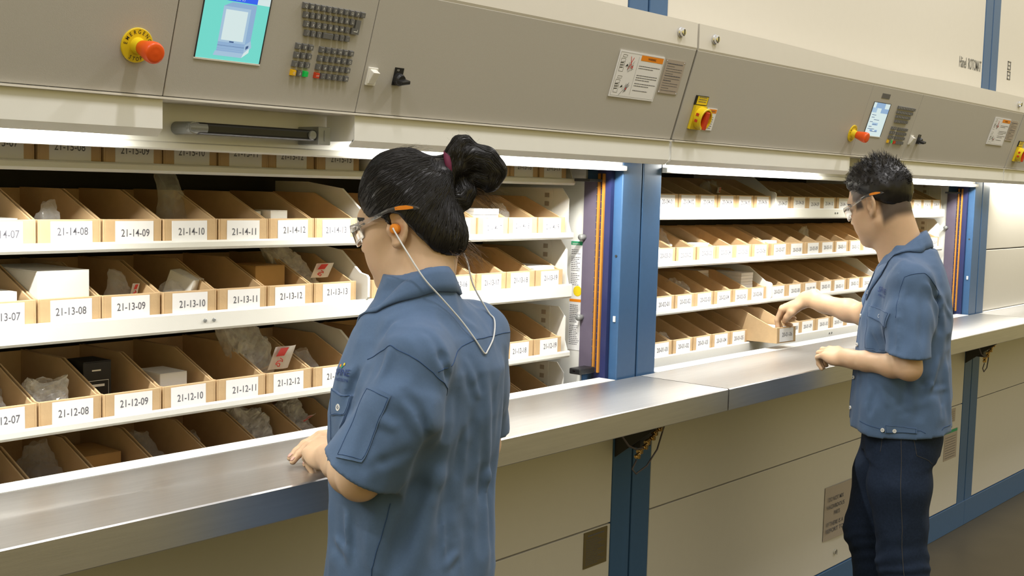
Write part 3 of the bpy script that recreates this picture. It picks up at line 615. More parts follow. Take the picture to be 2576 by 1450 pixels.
for rk, (m, zb, zt) in ROWS.items():
    no = 0
    for bi, (xa, xb, n) in enumerate(EDGES[m]):
        p = (xb - xa) / n
        for k in range(n):
            no += 1
            if m == 0 and no < 7: continue
            code = '%s-%02d' % (rk, no); x = xa + p * (k + .5) + rb.uniform(-.0012, .0012); wd = p - .0045
            y = YB + rb.uniform(-.001, .004); z = zt - .0108
            special = code == '20-01-06'
            key = round(wd, 4)
            if special: key = 'pulled'
            pos = (x, y, z)
            if rk == '21-11': lab = 'cardboard bin in the lowest row behind the worktop, ' + {7: 'at the left edge of the photo', 13: 'hidden behind the woman, left of divider'}.get(no, 'straight below bin 21-12-%02d' % no)
            elif rk == '21-15': lab = 'cardboard bin labelled %s in the topmost row under the door' % code
            else: lab = 'cardboard bin labelled %s on the %s' % (code, {'21-14': 'second shelf of the left cabinet', '21-13': 'third shelf, with the screwed lip', '21-12': 'fourth shelf of the left cabinet', '20-04': 'top shelf of the right cabinet', '20-03': 'second shelf of the right cabinet', '20-02': 'third shelf of the right cabinet', '20-01': 'lowest shelf of the right cabinet'}[rk])
            if special: lab = 'cardboard bin labelled 20-01-06, pulled out towards the reaching man'; pos = (3.818, 1.955, 1.0525); wd = .117
            t = thing('storage_bin', lab, 'cardboard bin', pos, 'cardboard bins labelled %s' % rk)
            if key not in CACHE:
                o = bin_mesh(wd); o.v = [(q[0] + pos[0], q[1] + pos[1], q[2] + pos[2]) for q in o.v]
                CACHE[key] = o.build('bin_body', 'cardboard', t, .0008, seg=1)
            else:
                o = CACHE[key].copy(); COL.objects.link(o); o.parent = t; WL[o.name] = V(pos)
            lw = wd * (.66 if m == 0 else .72)
            q = label_mesh(code, wd, rb.uniform(-.004, .004) if not special else 0, lw)
            q.v = [(a[0] + pos[0], a[1] + pos[1], a[2] + pos[2]) for a in q.v]
            q.build('bin_label', ['paper', 'ink'], t)
            if special: t.rotation_euler = (math.radians(-1.5), 0, math.radians(-6)); 
            BINS[code] = (pos[0], pos[1], pos[2], wd)

# ------------------------------------------------------------------ what lies in the bins
def crumple(name, mname, c, size, seed, label, cat, yaw=0.0, lean=0.0, amp=.22, taper=.5, flop=(0, 0), sheet=None, sheet_at=None, extra=None):
    """a bag of thin film: closed bottom, gathered ragged top, many small creases"""
    nu, nv = 44, 30; vs = []; fs = []; sx, sy, sz = size
    Rz = Matrix.Rotation(yaw, 3, 'Z') @ Matrix.Rotation(lean, 3, 'X')
    for j in range(nv + 1):
        v = j / nv
        wv = math.sin(min(1, v * 4) * math.pi / 2) * (1 - (1 - taper) * max(0, v - .35) / .65)
        tv = math.sin(min(1, v * 3) * math.pi / 2) * (1 - .85 * max(0, v - .3) / .7)
        for i in range(nu):
            a = 2 * math.pi * i / nu; ca, sa = math.cos(a), math.sin(a)
            ca = math.copysign(abs(ca) ** .7, ca); sa = math.copysign(abs(sa) ** .7, sa)
            p = V((ca * sx / 2 * wv, sa * sy / 2 * tv, v * sz))
            q = V((p.x * 26, p.y * 26, p.z * 26)) + V((seed * 7.3, seed * 1.7, seed * 3.1))
            n1 = noise.noise(q); n2 = abs(noise.noise(q * 2.1)); n3 = abs(noise.noise(q * 4.3 + V((3, 1, 2))))
            k = amp * (n1 * .55 + (n2 - .25) * .8 + (n3 - .2) * .35); e = .25 + .75 * v
            p = p * (1 + k * .6) + V((ca, sa, 0)) * (k * .03 * e) + V((0, 0, (noise.noise(q * 1.3 + V((9, 9, 9)))) * sz * .16 * v))
            p += V((flop[0] * v * v, flop[1] * v * v, 0))
            p.z = max(p.z, 0)
            vs.append(Rz @ p)
    zmin = min(p.z for p in vs)
    for j in range(nv):
        for i in range(nu): fs.append((j * nu + i, j * nu + (i + 1) % nu, (j + 1) * nu + (i + 1) % nu, (j + 1) * nu + i))
    fs.append(tuple(range(nu - 1, -1, -1)))
    t = None
    b = MB(); b.add([(p.x + c[0], p.y + c[1], p.z - zmin + c[2]) for p in vs], fs)
    if sheet:
        t = thing(name, label, cat, c); b.build('film', mname, t)
        q = MB(); w_, h_ = sheet; a, s_, th = sheet_at; f = V((math.cos(a), math.sin(a), 0)); u2 = V((-math.sin(th) * math.sin(a) * -1, -math.sin(th), math.cos(th)))
        o = V(c) + V(s_)
        g = 6
        for i in range(g):
            x0, x1 = w_ * i / g, w_ * (i + 1) / g; k0, k1 = .004 * math.sin(i * 1.1), .004 * math.sin((i + 1) * 1.1)
            q.add([o + f * x0 + V((0, k0, 0)), o + f * x1 + V((0, k1, 0)), o + f * x1 + u2 * h_ + V((0, k1, 0)), o + f * x0 + u2 * h_ + V((0, k0, 0))], [(0, 1, 2, 3)], 0)
        q.add([o + f * w_ * .1 + u2 * h_ * .6 + V((0, -.0055, 0)), o + f * w_ * .5 + u2 * h_ * .6 + V((0, -.0055, 0)), o + f * w_ * .6 + u2 * h_ * .95 + V((0, -.0055, 0)), o + f * w_ * .2 + u2 * h_ * .95 + V((0, -.0055, 0))], [(0, 1, 2, 3)], 1)
        P = [o + f * w_ * (.35 + .2 * math.sin(k * .9) * (1 - k / 16)) + u2 * h_ * (.45 - .35 * k / 12 + .06 * math.cos(k * 1.7)) + V((0, -.0055, 0)) for k in range(12)]
        q.tube(P, .0011, 5, 1)
        q.build('slip', ['paper', 'red_print'], t)
        return t
    o = b.build(name, mname, None); tag(o, label, cat); return origin(o)
def bag(code, label, size, dx=0, dy=.10, seed=1, mname='plastic_film', **k):
    x, y, z, wd = BINS[code]
    return crumple('plastic_bag', mname, (x + dx, y + dy, z + .006), (size[0] * .9, size[1], size[2]), seed, label, 'plastic bag', **k)
def carton(code, label, size, dx=0, dy=.10, yaw=0, col='carton_white', tape=None, name='carton_box', dz=.006, tilt=0, prints=None):
    x, y, z, wd = BINS[code]; sx, sy, sz = size
    if col == 'paper':                               # a pack of loose sheets, edges not quite flush
        t = thing('paper_stack', label, 'paper stack', (x + dx, y + dy, z + dz)); rr = random.Random(int(1000 * (x + z))); n = 9
        b = MB()
        for i in range(n):
            a, c = rr.uniform(-.0015, .0015), rr.uniform(-.002, .002); b.box(x + dx - sx / 2 + a, x + dx + sx / 2 + a, y + dy - sy / 2 + c, y + dy + sy / 2 + c, z + dz + sz * i / n, z + dz + sz * (i + .93) / n)
        b.build('sheets', 'paper', t)
        if tape: q = MB(); q.box(x + dx - sx * .40, x + dx + sx * .2, y + dy - sy / 2 - .003, y + dy - sy / 2 - .0022, z + dz + .62 * sz, z + dz + .78 * sz); q.build('print', 'red_print', t)
        t.rotation_euler = (tilt, 0, yaw); return t
    t = thing(name, label, 'box', (x + dx, y + dy, z + dz)); b = MB()
    b.box(x + dx - sx / 2, x + dx + sx / 2, y + dy - sy / 2, y + dy + sy / 2, z + dz, z + dz + sz - .0015)
    b.build('box_body', col, t, .001, seg=1)
    for s in (-1, 1):
        q = MB(); q.box(x + dx - sx / 2 + .0004, x + dx + sx / 2 - .0004, y + dy + (0.0004 if s > 0 else -sy / 2 + .0003), y + dy + (sy / 2 - .0003 if s > 0 else -.0004), z + dz + sz - .0014, z + dz + sz); q.build('flap', col, t)
    if tape:
        q = MB(); q.box(x + dx - sx / 2 - .0004, x + dx + sx / 2 + .0004, y + dy - sy / 2 - .0006, y + dy + sy / 2, z + dz + (.10 if tape == 'low' else .62) * sz, z + dz + (.32 if tape == 'low' else .66) * sz); q.build('tape', 'red_print', t)
    if prints:
        q = MB(); X0 = x + dx - sx / 2; Y0 = y + dy - sy / 2 - .0006; Z0 = z + dz
        for (a0, a1, h0, h1) in prints: q.quad((X0 + a0 * sx, Y0, Z0 + h0 * sz), (X0 + a1 * sx, Y0, Z0 + h0 * sz), (X0 + a1 * sx, Y0, Z0 + h1 * sz), (X0 + a0 * sx, Y0, Z0 + h1 * sz))
        q.build('print', 'key_legend', t)
    t.rotation_euler = (tilt, 0, yaw); return t
# left cabinet
bag('21-14-08', 'small clear bag catching the light in bin 21-14-08', (.06, .05, .085), -.005, .06, 2, lean=-.2)
carton('21-14-07', 'thin white paper pack lying in bin 21-14-07', (.10, .10, .05), 0, .09)
bag('21-14-10', 'tall clear bag of small parts standing up between bins 21-14-10 and 21-14-11', (.075, .055, .165), .045, .125, 3, flop=(-.015, .03), taper=.6)
carton('21-14-12', 'small round-edged white carton at front of bin 21-14-12', (.048, .06, .065), .008, .085)
carton('21-14-12', 'white carton half hidden at the left side of bin 21-14-12', (.03, .06, .062), -.038, .11)
carton('21-14-16', 'stack of pale yellow cards in bin 21-14-16', (.07, .10, .115), .0, .09, col='paper')
carton('21-14-17', 'long white paper pack across bin 21-14-17', (.10, .12, .072), .004, .09, col='paper')
bag('21-14-18', 'crumpled clear bag in bin 21-14-18', (.085, .08, .085), -.01, .085, 5)
carton('21-13-07', 'flat white pad sticking up from bin 21-13-07', (.10, .10, .064), -.012, .07)
carton('21-13-08', 'large plain white carton filling bin 21-13-08', (.105, .20, .100), -.006, .112, prints=None)
bag('21-13-09', 'folded clear bag with a red corner in bin 21-13-09', (.075, .05, .085), .02, .085, 6, sheet=(.02, .03), sheet_at=(.2, (.015, -.02, .035), .3))
carton('21-13-10', 'small tilted clear box corner in bin 21-13-10', (.045, .06, .07), .035, .10, yaw=.5, tilt=.35, name='card_box', dz=.016)
bag('21-13-10', 'flattened clear bag lying in bin 21-13-10', (.09, .08, .06), .0, .075, 7)
carton('21-13-12', 'brown kraft box in bin 21-13-12', (.083, .10, .088), -.006, .115, col='kraft_box', name='kraft_box')
bag('21-13-13', 'bubble bag with red printed slip in bin 21-13-13', (.11, .10, .135), -.01, .125, 8, 'bubble_film', flop=(-.05, .05), taper=.8, sheet=(.06, .04), sheet_at=(.1, (-.015, -.065, .055), .5))
carton('21-13-19', 'white sheets lying in bin 21-13-19', (.09, .12, .058), 0, .08, col='paper')
bag('21-12-07', 'clear bag heaped at the back of bin 21-12-07', (.10, .12, .135), .02, .16, 9, flop=(.0, .03))
bag('21-12-08', 'pale bags of parts lying in bin 21-12-08', (.10, .12, .085), -.012, .095, 10, 'bubble_film', taper=.9, lean=.3)
bag('21-12-07', 'loose clear bag lying on top in bin 21-12-07', (.085, .08, .075), .0, .07, 30)
carton('21-12-09', 'black printed box standing in bin 21-12-09', (.062, .07, .10), -.022, .13, col='black_plastic', name='black_box', prints=((.30, .62, .80, .83), (.12, .9, .60, .61), (.12, .13, .25, .60), (.12, .9, .24, .25), (.2, .75, .48, .53), (.2, .5, .36, .40), (.3, .85, .03, .16), (.89, .90, .25, .60)))
carton('21-12-10', 'small white carton in bin 21-12-10', (.066, .09, .066), -.002, .10)
bag('21-12-12', 'big bubble-wrap bag with red slip in bin 21-12-12', (.118, .10, .165), -.012, .12, 12, 'bubble_film', taper=.95, flop=(-.035, .04), sheet=(.062, .062), sheet_at=(.05, (-.008, -.066, .045), .45))
bag('21-12-13', 'clear bag of small hardware in bin 21-12-13', (.085, .10, .078), -.02, .10, 13)
bag('21-12-18', 'small flat clear bag in bin 21-12-18', (.08, .09, .058), .01, .08, 14)
bag('21-11-07', 'tangled clear bags in the lowest-row bin at left edge', (.10, .16, .10), .0, .15, 15)
bag('21-11-08', 'clear bag in the lowest-row bin below 21-12-08', (.09, .12, .095), .02, .17, 16)
carton('21-11-09', 'brown kraft box with red tape in the lowest row', (.105, .12, .066), -.012, .17, col='kraft_box', name='kraft_box', tape='low')
bag('21-11-10', 'clear bag slumped in lowest-row bin below 21-12-10', (.085, .14, .085), -.01, .18, 17)
bag('21-11-12', 'large pale bag of parts in lowest-row bin below 21-12-12', (.112, .18, .105), .0, .16, 18, 'bubble_film', taper=.9)
bag('21-11-13', 'clear bag with red wires in lowest-row bin below 21-12-13', (.105, .16, .11), .0, .17, 19, 'bubble_film', sheet=(.05, .03), sheet_at=(.4, (-.02, -.06, .06), .9))
bag('21-11-11', 'small clear bag glinting in lowest-row bin below 21-12-11', (.06, .10, .07), -.03, .15, 20)
carton('21-15-17', 'dark striped pack peeking over bin 21-15-17', (.05, .05, .07), 0, .05, col='kraft_box')
# right cabinet
bag('20-04-01', 'smoky clear bag in bin 20-04-01', (.10, .10, .095), .0, .10, 21)
bag('20-04-04', 'clear bag of green parts in bin 20-04-04', (.085, .10, .085), .03, .11, 22, sheet=(.03, .02), sheet_at=(.2, (.0, -.05, .055), .2))
bag('20-04-05', 'upright clear bag in bin 20-04-05', (.06, .06, .10), -.02, .12, 23)
bag('20-04-08', 'small clear bag in bin 20-04-08', (.085, .09, .07), .01, .10, 24)
bag('20-03-02', 'clear bag heaped high in bin 20-03-02', (.105, .15, .095), .01, .13, 25, taper=.8)
carton('20-03-03', 'white papers in bin 20-03-03', (.085, .10, .058), .02, .08, col='paper')
carton('20-03-01', 'small white pad in bin 20-03-01', (.06, .10, .055), -.02, .08, col='paper')
carton('20-03-07', 'white sheet curled in bin 20-03-07', (.10, .10, .058), -.02, .08, col='paper')
bag('20-03-10', 'square clear bag standing in bin 20-03-10', (.08, .05, .10), -.01, .10, 26)
bag('20-02-03', 'folded clear bag lying across bin 20-02-03', (.10, .13, .085), -.02, .10, 27, taper=.9)
carton('20-02-06', 'bundle of white papers in bin 20-02-06', (.085, .14, .098), .0, .115, col='paper', prints=None)
carton('20-02-05', 'white papers with red stripe at the back of bin 20-02-05', (.09, .10, .102), .02, .22, col='paper', tape='high')
bag('20-01-02', 'small clear bag in bin 20-01-02', (.075, .08, .06), .0, .08, 28)
bag('20-01-01', 'clear bag at the back of bin 20-01-01', (.07, .10, .075), -.02, .13, 29)
x, y, z, wd = BINS['20-01-06']
carton('20-01-06', 'white papers inside the pulled-out bin 20-01-06', (.085, .11, .046), .009, .085, yaw=math.radians(-6), col='paper')
# ------------------------------------------------------------------ implicit surfaces for bodies and cloth
f4 = np.float32
class Field:
    def __init__(s, lo, hi, h):
        s.lo = np.array(lo, float); s.h = h; s.band = .028; s.n = np.ceil((np.array(hi) - s.lo) / h).astype(int) + 1
        s.F = np.full(s.n, .25, f4); s.ax = [(s.lo[i] + h * np.arange(s.n[i])).astype(f4) for i in range(3)]
    def _win(s, lo, hi):
        a = np.clip(np.floor((np.array(lo, float) - s.lo) / s.h).astype(int), 0, s.n); b = np.clip(np.ceil((np.array(hi, float) - s.lo) / s.h).astype(int) + 1, 0, s.n)
        return a, b
    def op(s, fn, lo, hi, k, sub=False):
        a, b = s._win(np.array(lo) - k - .012, np.array(hi) + k + .012)
        if (b <= a).any(): return
        sl = tuple(slice(a[i], b[i]) for i in range(3)); X = s.ax[0][sl[0]][:, None, None]; Y = s.ax[1][sl[1]][None, :, None]; Z = s.ax[2][sl[2]][None, None, :]
        d = fn(X, Y, Z); A = s.F[sl]
        if sub: d = -d
        if k > 0:
            hh = np.maximum(k - np.abs(A - d), 0) / k; c = hh * hh * (k * .25)
            s.F[sl] = (np.maximum(A, d) + c) if sub else (np.minimum(A, d) - c)
        else: s.F[sl] = np.maximum(A, d) if sub else np.minimum(A, d)
    def cap(s, a, b, ra, rb, k=.01, sub=False):
        a = np.array(a, float); b = np.array(b, float); v = b - a; L = max(v @ v, 1e-9); r = max(ra, rb)
        def fn(X, Y, Z):
            t = np.clip(((X - a[0]) * v[0] + (Y - a[1]) * v[1] + (Z - a[2]) * v[2]) / L, 0, 1).astype(f4)
            return np.sqrt((X - a[0] - t * v[0]) ** 2 + (Y - a[1] - t * v[1]) ** 2 + (Z - a[2] - t * v[2]) ** 2) - (ra + (rb - ra) * t)
        s.op(fn, np.minimum(a, b) - r, np.maximum(a, b) + r, k, sub)
    def chain(s, pts, rs, k=.01, k0=None, sub=False):
        for i in range(len(pts) - 1): s.cap(pts[i], pts[i + 1], rs[i], rs[i + 1], k if (i or k0 is None) else k0, sub)
    def ell(s, c, R, rad, k=.01, sub=False):
        """ellipsoid; the rows of R are its axes"""
        c = np.array(c, float); R = np.array(R, float); rad = np.array(rad, float); ext = np.sqrt((R * rad[:, None]) ** 2).sum(0)
        def fn(X, Y, Z):
            k0 = 0; k1 = 0
            for i in range(3):
                q = (X - c[0]) * R[i, 0] + (Y - c[1]) * R[i, 1] + (Z - c[2]) * R[i, 2]
                k0 = k0 + (q / rad[i]) ** 2; k1 = k1 + (q / rad[i] ** 2) ** 2
            k0 = np.sqrt(k0); return (k0 * (k0 - 1) / np.maximum(np.sqrt(k1), 1e-6)).astype(f4)
        s.op(fn, c - ext, c + ext, k, sub)
    def disp(s, fn, lo, hi):
        a, b = s._win(lo, hi)
        if (b <= a).any(): return
        sl = tuple(slice(a[i], b[i]) for i in range(3)); X = s.ax[0][sl[0]][:, None, None]; Y = s.ax[1][sl[1]][None, :, None]; Z = s.ax[2][sl[2]][None, None, :]
        A = s.F[sl]; I = np.nonzero(np.abs(A) < s.band)               # only near the surface
        A[I] += fn(X[I[0], 0, 0], Y[0, I[1], 0], Z[0, 0, I[2]]).astype(f4)
    def fold(s, pts, w, amp, soft=.35):
        """a crease along a polyline: amp > 0 raises a ridge with a valley beside it"""
        for i in range(len(pts) - 1):
            a = np.array(pts[i], float); b = np.array(pts[i + 1], float); v = b - a; L = v @ v
            e0 = 0 if i else 1; e1 = 0 if i < len(pts) - 2 else 1
            def fn(X, Y, Z):
                t = ((X - a[0]) * v[0] + (Y - a[1]) * v[1] + (Z - a[2]) * v[2]) / L; tc = np.clip(t, 0, 1)
                d2 = (X - a[0] - tc * v[0]) ** 2 + (Y - a[1] - tc * v[1]) ** 2 + (Z - a[2] - tc * v[2]) ** 2
                g = np.exp(-d2 / (w * w)) - .5 * np.exp(-d2 / (w * w * 4.5))
                m = 1.0
                if e0: m = m * np.clip(.25 + t / soft, 0, 1)
                if e1: m = m * np.clip(.25 + (1 - t) / soft, 0, 1)
                return -amp * g * m
            s.disp(fn, np.minimum(a, b) - 4 * w, np.maximum(a, b) + 4 * w)
    def sample(s, P):
        q = (np.asarray(P, float) - s.lo) / s.h; i = np.clip(np.floor(q).astype(int), 0, s.n - 2); t = q - i; o = 0
        for dx in (0, 1):
            for dy in (0, 1):
                for dz in (0, 1):
                    o = o + s.F[i[:, 0] + dx, i[:, 1] + dy, i[:, 2] + dz] * np.where(dx, t[:, 0], 1 - t[:, 0]) * np.where(dy, t[:, 1], 1 - t[:, 1]) * np.where(dz, t[:, 2], 1 - t[:, 2])
        return o
    def grad(s, P):
        e = s.h; P = np.asarray(P, float); g = np.stack([s.sample(P + e * np.eye(3)[i]) - s.sample(P - e * np.eye(3)[i]) for i in range(3)], 1)
        return g / np.maximum(np.linalg.norm(g, axis=1, keepdims=True), 1e-6)
    def snap(s, P, off=0.0, it=8):
        """moves points onto the surface, off above it; returns points and normals"""
        P = np.array(P, float).reshape(-1, 3)
        for _ in range(it): P = P - s.grad(P) * np.clip(s.sample(P) - off, -.03, .03)[:, None]
        return P, s.grad(P)
    def mesh(s, relax=1):
        F = s.F; n = s.n; S = F < 0
        c = np.zeros(n - 1, np.int8)
        for dx in (0, 1):
            for dy in (0, 1):
                for dz in (0, 1): c += S[dx:n[0] - 1 + dx, dy:n[1] - 1 + dy, dz:n[2] - 1 + dz]
        act = (c > 0) & (c < 8); idx = np.full(n - 1, -1, np.int32); I = np.argwhere(act); idx[act] = np.arange(len(I))
        acc = np.zeros((len(I), 3)); cnt = np.zeros(len(I))
        for axis in range(3):
            o = [a for a in range(3) if a != axis]
            for d0 in (0, 1):
                for d1 in (0, 1):
                    A = I.copy(); A[:, o[0]] += d0; A[:, o[1]] += d1; B = A.copy(); B[:, axis] += 1
                    fa = F[A[:, 0], A[:, 1], A[:, 2]]; fb = F[B[:, 0], B[:, 1], B[:, 2]]; x = (fa < 0) != (fb < 0)
                    t = np.where(x, fa / np.where(x, fa - fb, 1), 0); p = A.astype(float); p[:, axis] += t
                    acc[x] += p[x]; cnt[x] += 1
        V_ = acc / cnt[:, None]; Q = []
        for axis in range(3):
            o = [(axis + 1) % 3, (axis + 2) % 3]; sl0 = [slice(None)] * 3; sl1 = [slice(None)] * 3; sl0[axis] = slice(0, n[axis] - 1); sl1[axis] = slice(1, n[axis])
            X = S[tuple(sl0)] != S[tuple(sl1)]; E = np.argwhere(X); ok = (E[:, o[0]] > 0) & (E[:, o[1]] > 0) & (E[:, o[0]] < n[o[0]] - 1) & (E[:, o[1]] < n[o[1]] - 1); E = E[ok]
            ins = S[E[:, 0], E[:, 1], E[:, 2]]; q = []
            for a, b in ((1, 1), (0, 1), (0, 0), (1, 0)):
                G = E.copy(); G[:, o[0]] -= a; G[:, o[1]] -= b; q.append(idx[G[:, 0], G[:, 1], G[:, 2]])
            q = np.stack(q, 1); q[~ins] = q[~ins][:, ::-1]; Q.append(q)
        Q = np.concatenate(Q); Q = Q[(Q >= 0).all(1)]
        for _ in range(relax):
            sm = np.zeros_like(V_); ct = np.zeros(len(V_))
            for a, b in ((0, 1), (1, 2), (2, 3), (3, 0)):
                np.add.at(sm, Q[:, a], V_[Q[:, b]]); np.add.at(ct, Q[:, a], 1); np.add.at(sm, Q[:, b], V_[Q[:, a]]); np.add.at(ct, Q[:, b], 1)
            V_ = V_ * .5 + .5 * sm / np.maximum(ct, 1)[:, None]
        return V_ * s.h + s.lo, Q
_rng = np.random.RandomState(4)
_LAT = _rng.uniform(-1, 1, (24, 24, 24)).astype(f4)
def vnoise(X, Y, Z):
    """smooth value noise, lattice spacing 1"""
    X, Y, Z = np.broadcast_arrays(X, Y, Z); r = 0; i = [np.floor(a).astype(np.int32) for a in (X, Y, Z)]; t = [(a - b) for a, b in zip((X, Y, Z), i)]; t = [a * a * (3 - 2 * a) for a in t]
    for dx in (0, 1):
        for dy in (0, 1):
            for dz in (0, 1):
                r = r + _LAT[(i[0] + dx) % 24, (i[1] + dy) % 24, (i[2] + dz) % 24] * (t[0] if dx else 1 - t[0]) * (t[1] if dy else 1 - t[1]) * (t[2] if dz else 1 - t[2])
    return r
def unit(v): v = np.array(v, float); return v / np.linalg.norm(v)
class Frame:
    """right, forward, up axes at an origin"""
    def __init__(s, o, yaw, pitch=0.0, roll=0.0, scale=1.0):
        o = np.array(o, float); y, p = math.radians(yaw), math.radians(pitch)
        f = np.array([-math.sin(y) * math.cos(p), math.cos(y) * math.cos(p), -math.sin(p)]); r = np.array([math.cos(y), math.sin(y), 0]); u = np.cross(r, f)
        a = math.radians(roll); r, u = r * math.cos(a) + u * math.sin(a), u * math.cos(a) - r * math.sin(a)
        s.o = o; s.R = np.stack([r, f, u]); s.k = scale
    def __call__(s, x, y, z): return s.o + s.k * (x * s.R[0] + y * s.R[1] + z * s.R[2])
    def loc(s, X, Y, Z):
        return [((X - s.o[0]) * s.R[i, 0] + (Y - s.o[1]) * s.R[i, 1] + (Z - s.o[2]) * s.R[i, 2]) / s.k for i in range(3)]
    def rot(s, M): return np.array(M, float) @ s.R

def build_head(F, H, neck, rn, male, earN=(.86, .45), earS=1.0):
    k = H.k; E = lambda c, rad, kk, sub=False, M=np.eye(3): F.ell(H(*c), H.rot(M), np.array(rad) * k, kk * k, sub)
    P = lambda a, b, ra, rb, kk, sub=False: F.cap(H(*a), H(*b), ra * k, rb * k, kk * k, sub)
    E((0, -.012 if male else .0, .045), (.076, .097 if male else .080, .086 if male else .080), .01)
    if not male: E((0, -.035, .005), (.066, .042, .066), .03)
    E((0, .036, -.008), (.063, .062, .098), .03)
    E((0, .030, -.064), (.047, .056, .038), .03)
    for s in (-1, 1):
        P((s * .050, -.004, -.056), (s * .016, .066, -.096), .015 if not male else .017, .016, .03)
        E((s * .046, .050, -.018), (.024, .026, .024), .03)
        E((s * .036, .050, -.055), (.022, .028, .026), .03)
    P((0, .074, -.098), (0, .077, -.096), .0155, .0155, .025)
    P((-.034, .0815, .030), (.034, .0815, .030), .0105, .0105, .02)
    for s in (-1, 1): E((s * .032, .100, .012), (.019, .013, .011), .014, True)
    for s in (-1, 1): E((s * .031, .0795, .009), (.0145, .0125, .0115), .005)
    P((0, .088, .014), (0, .1085, -.026), .0065, .0105, .014)
    for s in (-1, 1): E((s * .0115, .098, -.030), (.0075, .010, .007), .007)
    E((0, .0935, -.055), (.021, .0085, .0055), .009); E((0, .0915, -.066), (.0185, .0085, .0060), .009)
    P((-.019, .1005, -.0605), (.019, .1005, -.0605), .0012, .0012, .003, True)
    for s in (-1, 1):                                         # ears
        N = unit((s * earN[0], earN[1], .06)); Wd = unit((s * earN[1], -earN[0], -.12)); U = np.cross(N, Wd); U = U if U[2] > 0 else -U
        c = np.array((s * .0765, -.014, -.002))
        q = earS; Wd0, U0, N0 = Wd, U, N; Wd = Wd * q; U = U * q
        E(c, (.0065, .0165 * q, .029 * q), .006, False, [N0, Wd0, U0])
        pts = []
        for a in np.linspace(-1.9, 3.3, 17): pts.append(c + Wd * .0175 * math.cos(a) * (1.0 if a < 1.8 else .8) + U * (.0295 * math.sin(a) + .001) + N * (.0045 - .004 * (a > 2.6)))
        for i in range(len(pts) - 1): P(pts[i], pts[i + 1], .0044, .0044, .004)
        E(c - U * .003 + N * .008 - Wd * .003, (.0105, .0095 * q, .0135 * q), .004, True, [N0, Wd0, U0])
        P(c + U * .012 + N * .0085 - Wd * .002, c + U * .019 + N * .0085 + Wd * .006, .0050, .0040, .004, True)
        P(c - U * .028 - Wd * .003, c - U * .022 - Wd * .001, .0075, .007, .006)
        P(c - Wd * .0145 + N * .003 - U * .004, c - Wd * .0135 + N * .002 - U * .010, .0048, .0045, .006)
    nb = np.array(neck); F.cap(H(0, -.022, -.050), nb, rn[0], rn[1], .03)
    if male: P((0, .035, -.085), (0, .012, -.125), .012, .012, .03)
    F.cap(H(0, -.045, -.03), nb + (H(0, -1, 0) - H.o) / k * .015, rn[0] * .75, rn[1] * .8, .03)

def build_hand(F, W, d, dorsal, side, curls, thumb, sc=1.0, spread=0.0):
    """W wrist, d finger direction, dorsal back-of-hand normal; side = +1 when the thumb lies on the d x dorsal side"""
    d = unit(d); z = unit(np.array(dorsal, float) - d * (np.array(dorsal, float) @ d)); x = np.cross(d, z) * side; W = np.array(W, float)
    L = lambda a, b, c: W + sc * (a * x + b * d + c * z)
    heads = [(.028, .086, .002), (.0095, .090, .004), (-.0095, .086, .003), (-.027, .077, -.001)]
    lens = [(.042, .025, .020), (.046, .029, .021), (.042, .027, .020), (.033, .020, .018)]
    rad = [(.0098, .0086, .0078, .0066), (.0100, .0088, .0079, .0068), (.0096, .0084, .0076, .0065), (.0086, .0075, .0068, .0058)]
    F.ell(L(0, .048, -.004), np.stack([x, d, z]), np.array((.036, .050, .0165)) * sc, .012)
    F.ell(L(.018, .035, -.009), np.stack([x, d, z]), np.array((.018, .030, .016)) * sc, .012)
    F.ell(L(-.022, .040, -.009), np.stack([x, d, z]), np.array((.014, .034, .014)) * sc, .012)
    F.cap(L(0, -.03, 0), L(0, .012, -.001), .0255 * sc, .025 * sc, .012)
    tips = []
    for i in range(4):
        h = heads[i]; F.cap(L(h[0] * .55, .02, 0), L(*h), .010 * sc, rad[i][0] * 1.08 * sc, .010)
        p = np.array(h); a = 0; pl = [p]; sp = spread * (1.2 - .8 * i)
        for j in range(3):
            a += math.radians(curls[i][j]); p = p + lens[i][j] * np.array((math.sin(sp) * math.cos(a), math.cos(sp) * math.cos(a), -math.sin(a))); pl.append(p)
        for j in range(3): F.cap(L(*pl[j]), L(*pl[j + 1]), rad[i][j] * sc, rad[i][j + 1] * sc, .004)
        F.cap(L(*pl[1]), L(*(pl[1] + (pl[2] - pl[1]) * .05)), rad[i][1] * 1.08 * sc, rad[i][1] * 1.05 * sc, .003)
        u_ = pl[3] - pl[2]; u_ = u_ / np.linalg.norm(u_); n_ = np.array((0, -u_[2], u_[1])) if True else 0
        n_ = n_ if n_[2] * math.cos(a) + 0 * 1 >= 0 else -n_
        tips.append((L(*pl[3]), L(*(pl[3] + u_ * .5)) - L(*pl[3]), L(*(pl[3] + n_)) - L(*pl[3])))
    tp = [np.array(q) for q in thumb]; rr = (.0135, .0112, .0100, .0078)
    F.cap(L(.008, .018, -.006), L(*tp[0]), .014 * sc, rr[0] * sc, .012)
    for j in range(len(tp) - 1): F.cap(L(*tp[j]), L(*tp[j + 1]), rr[j] * sc, rr[j + 1] * sc, .006)
    return tips

def build_arm(F, sh, el, wr, r, flat=None):
    sh, el, wr = (np.array(q, float) for q in (sh, el, wr))
    F.chain([sh, sh + (el - sh) * .45, el], [r[0], r[0] * .98, r[1]], .02)
    F.chain([el, el + (wr - el) * .28, el + (wr - el) * .7, wr], [r[1], r[2], r[3] * 1.12, r[3]], .02)

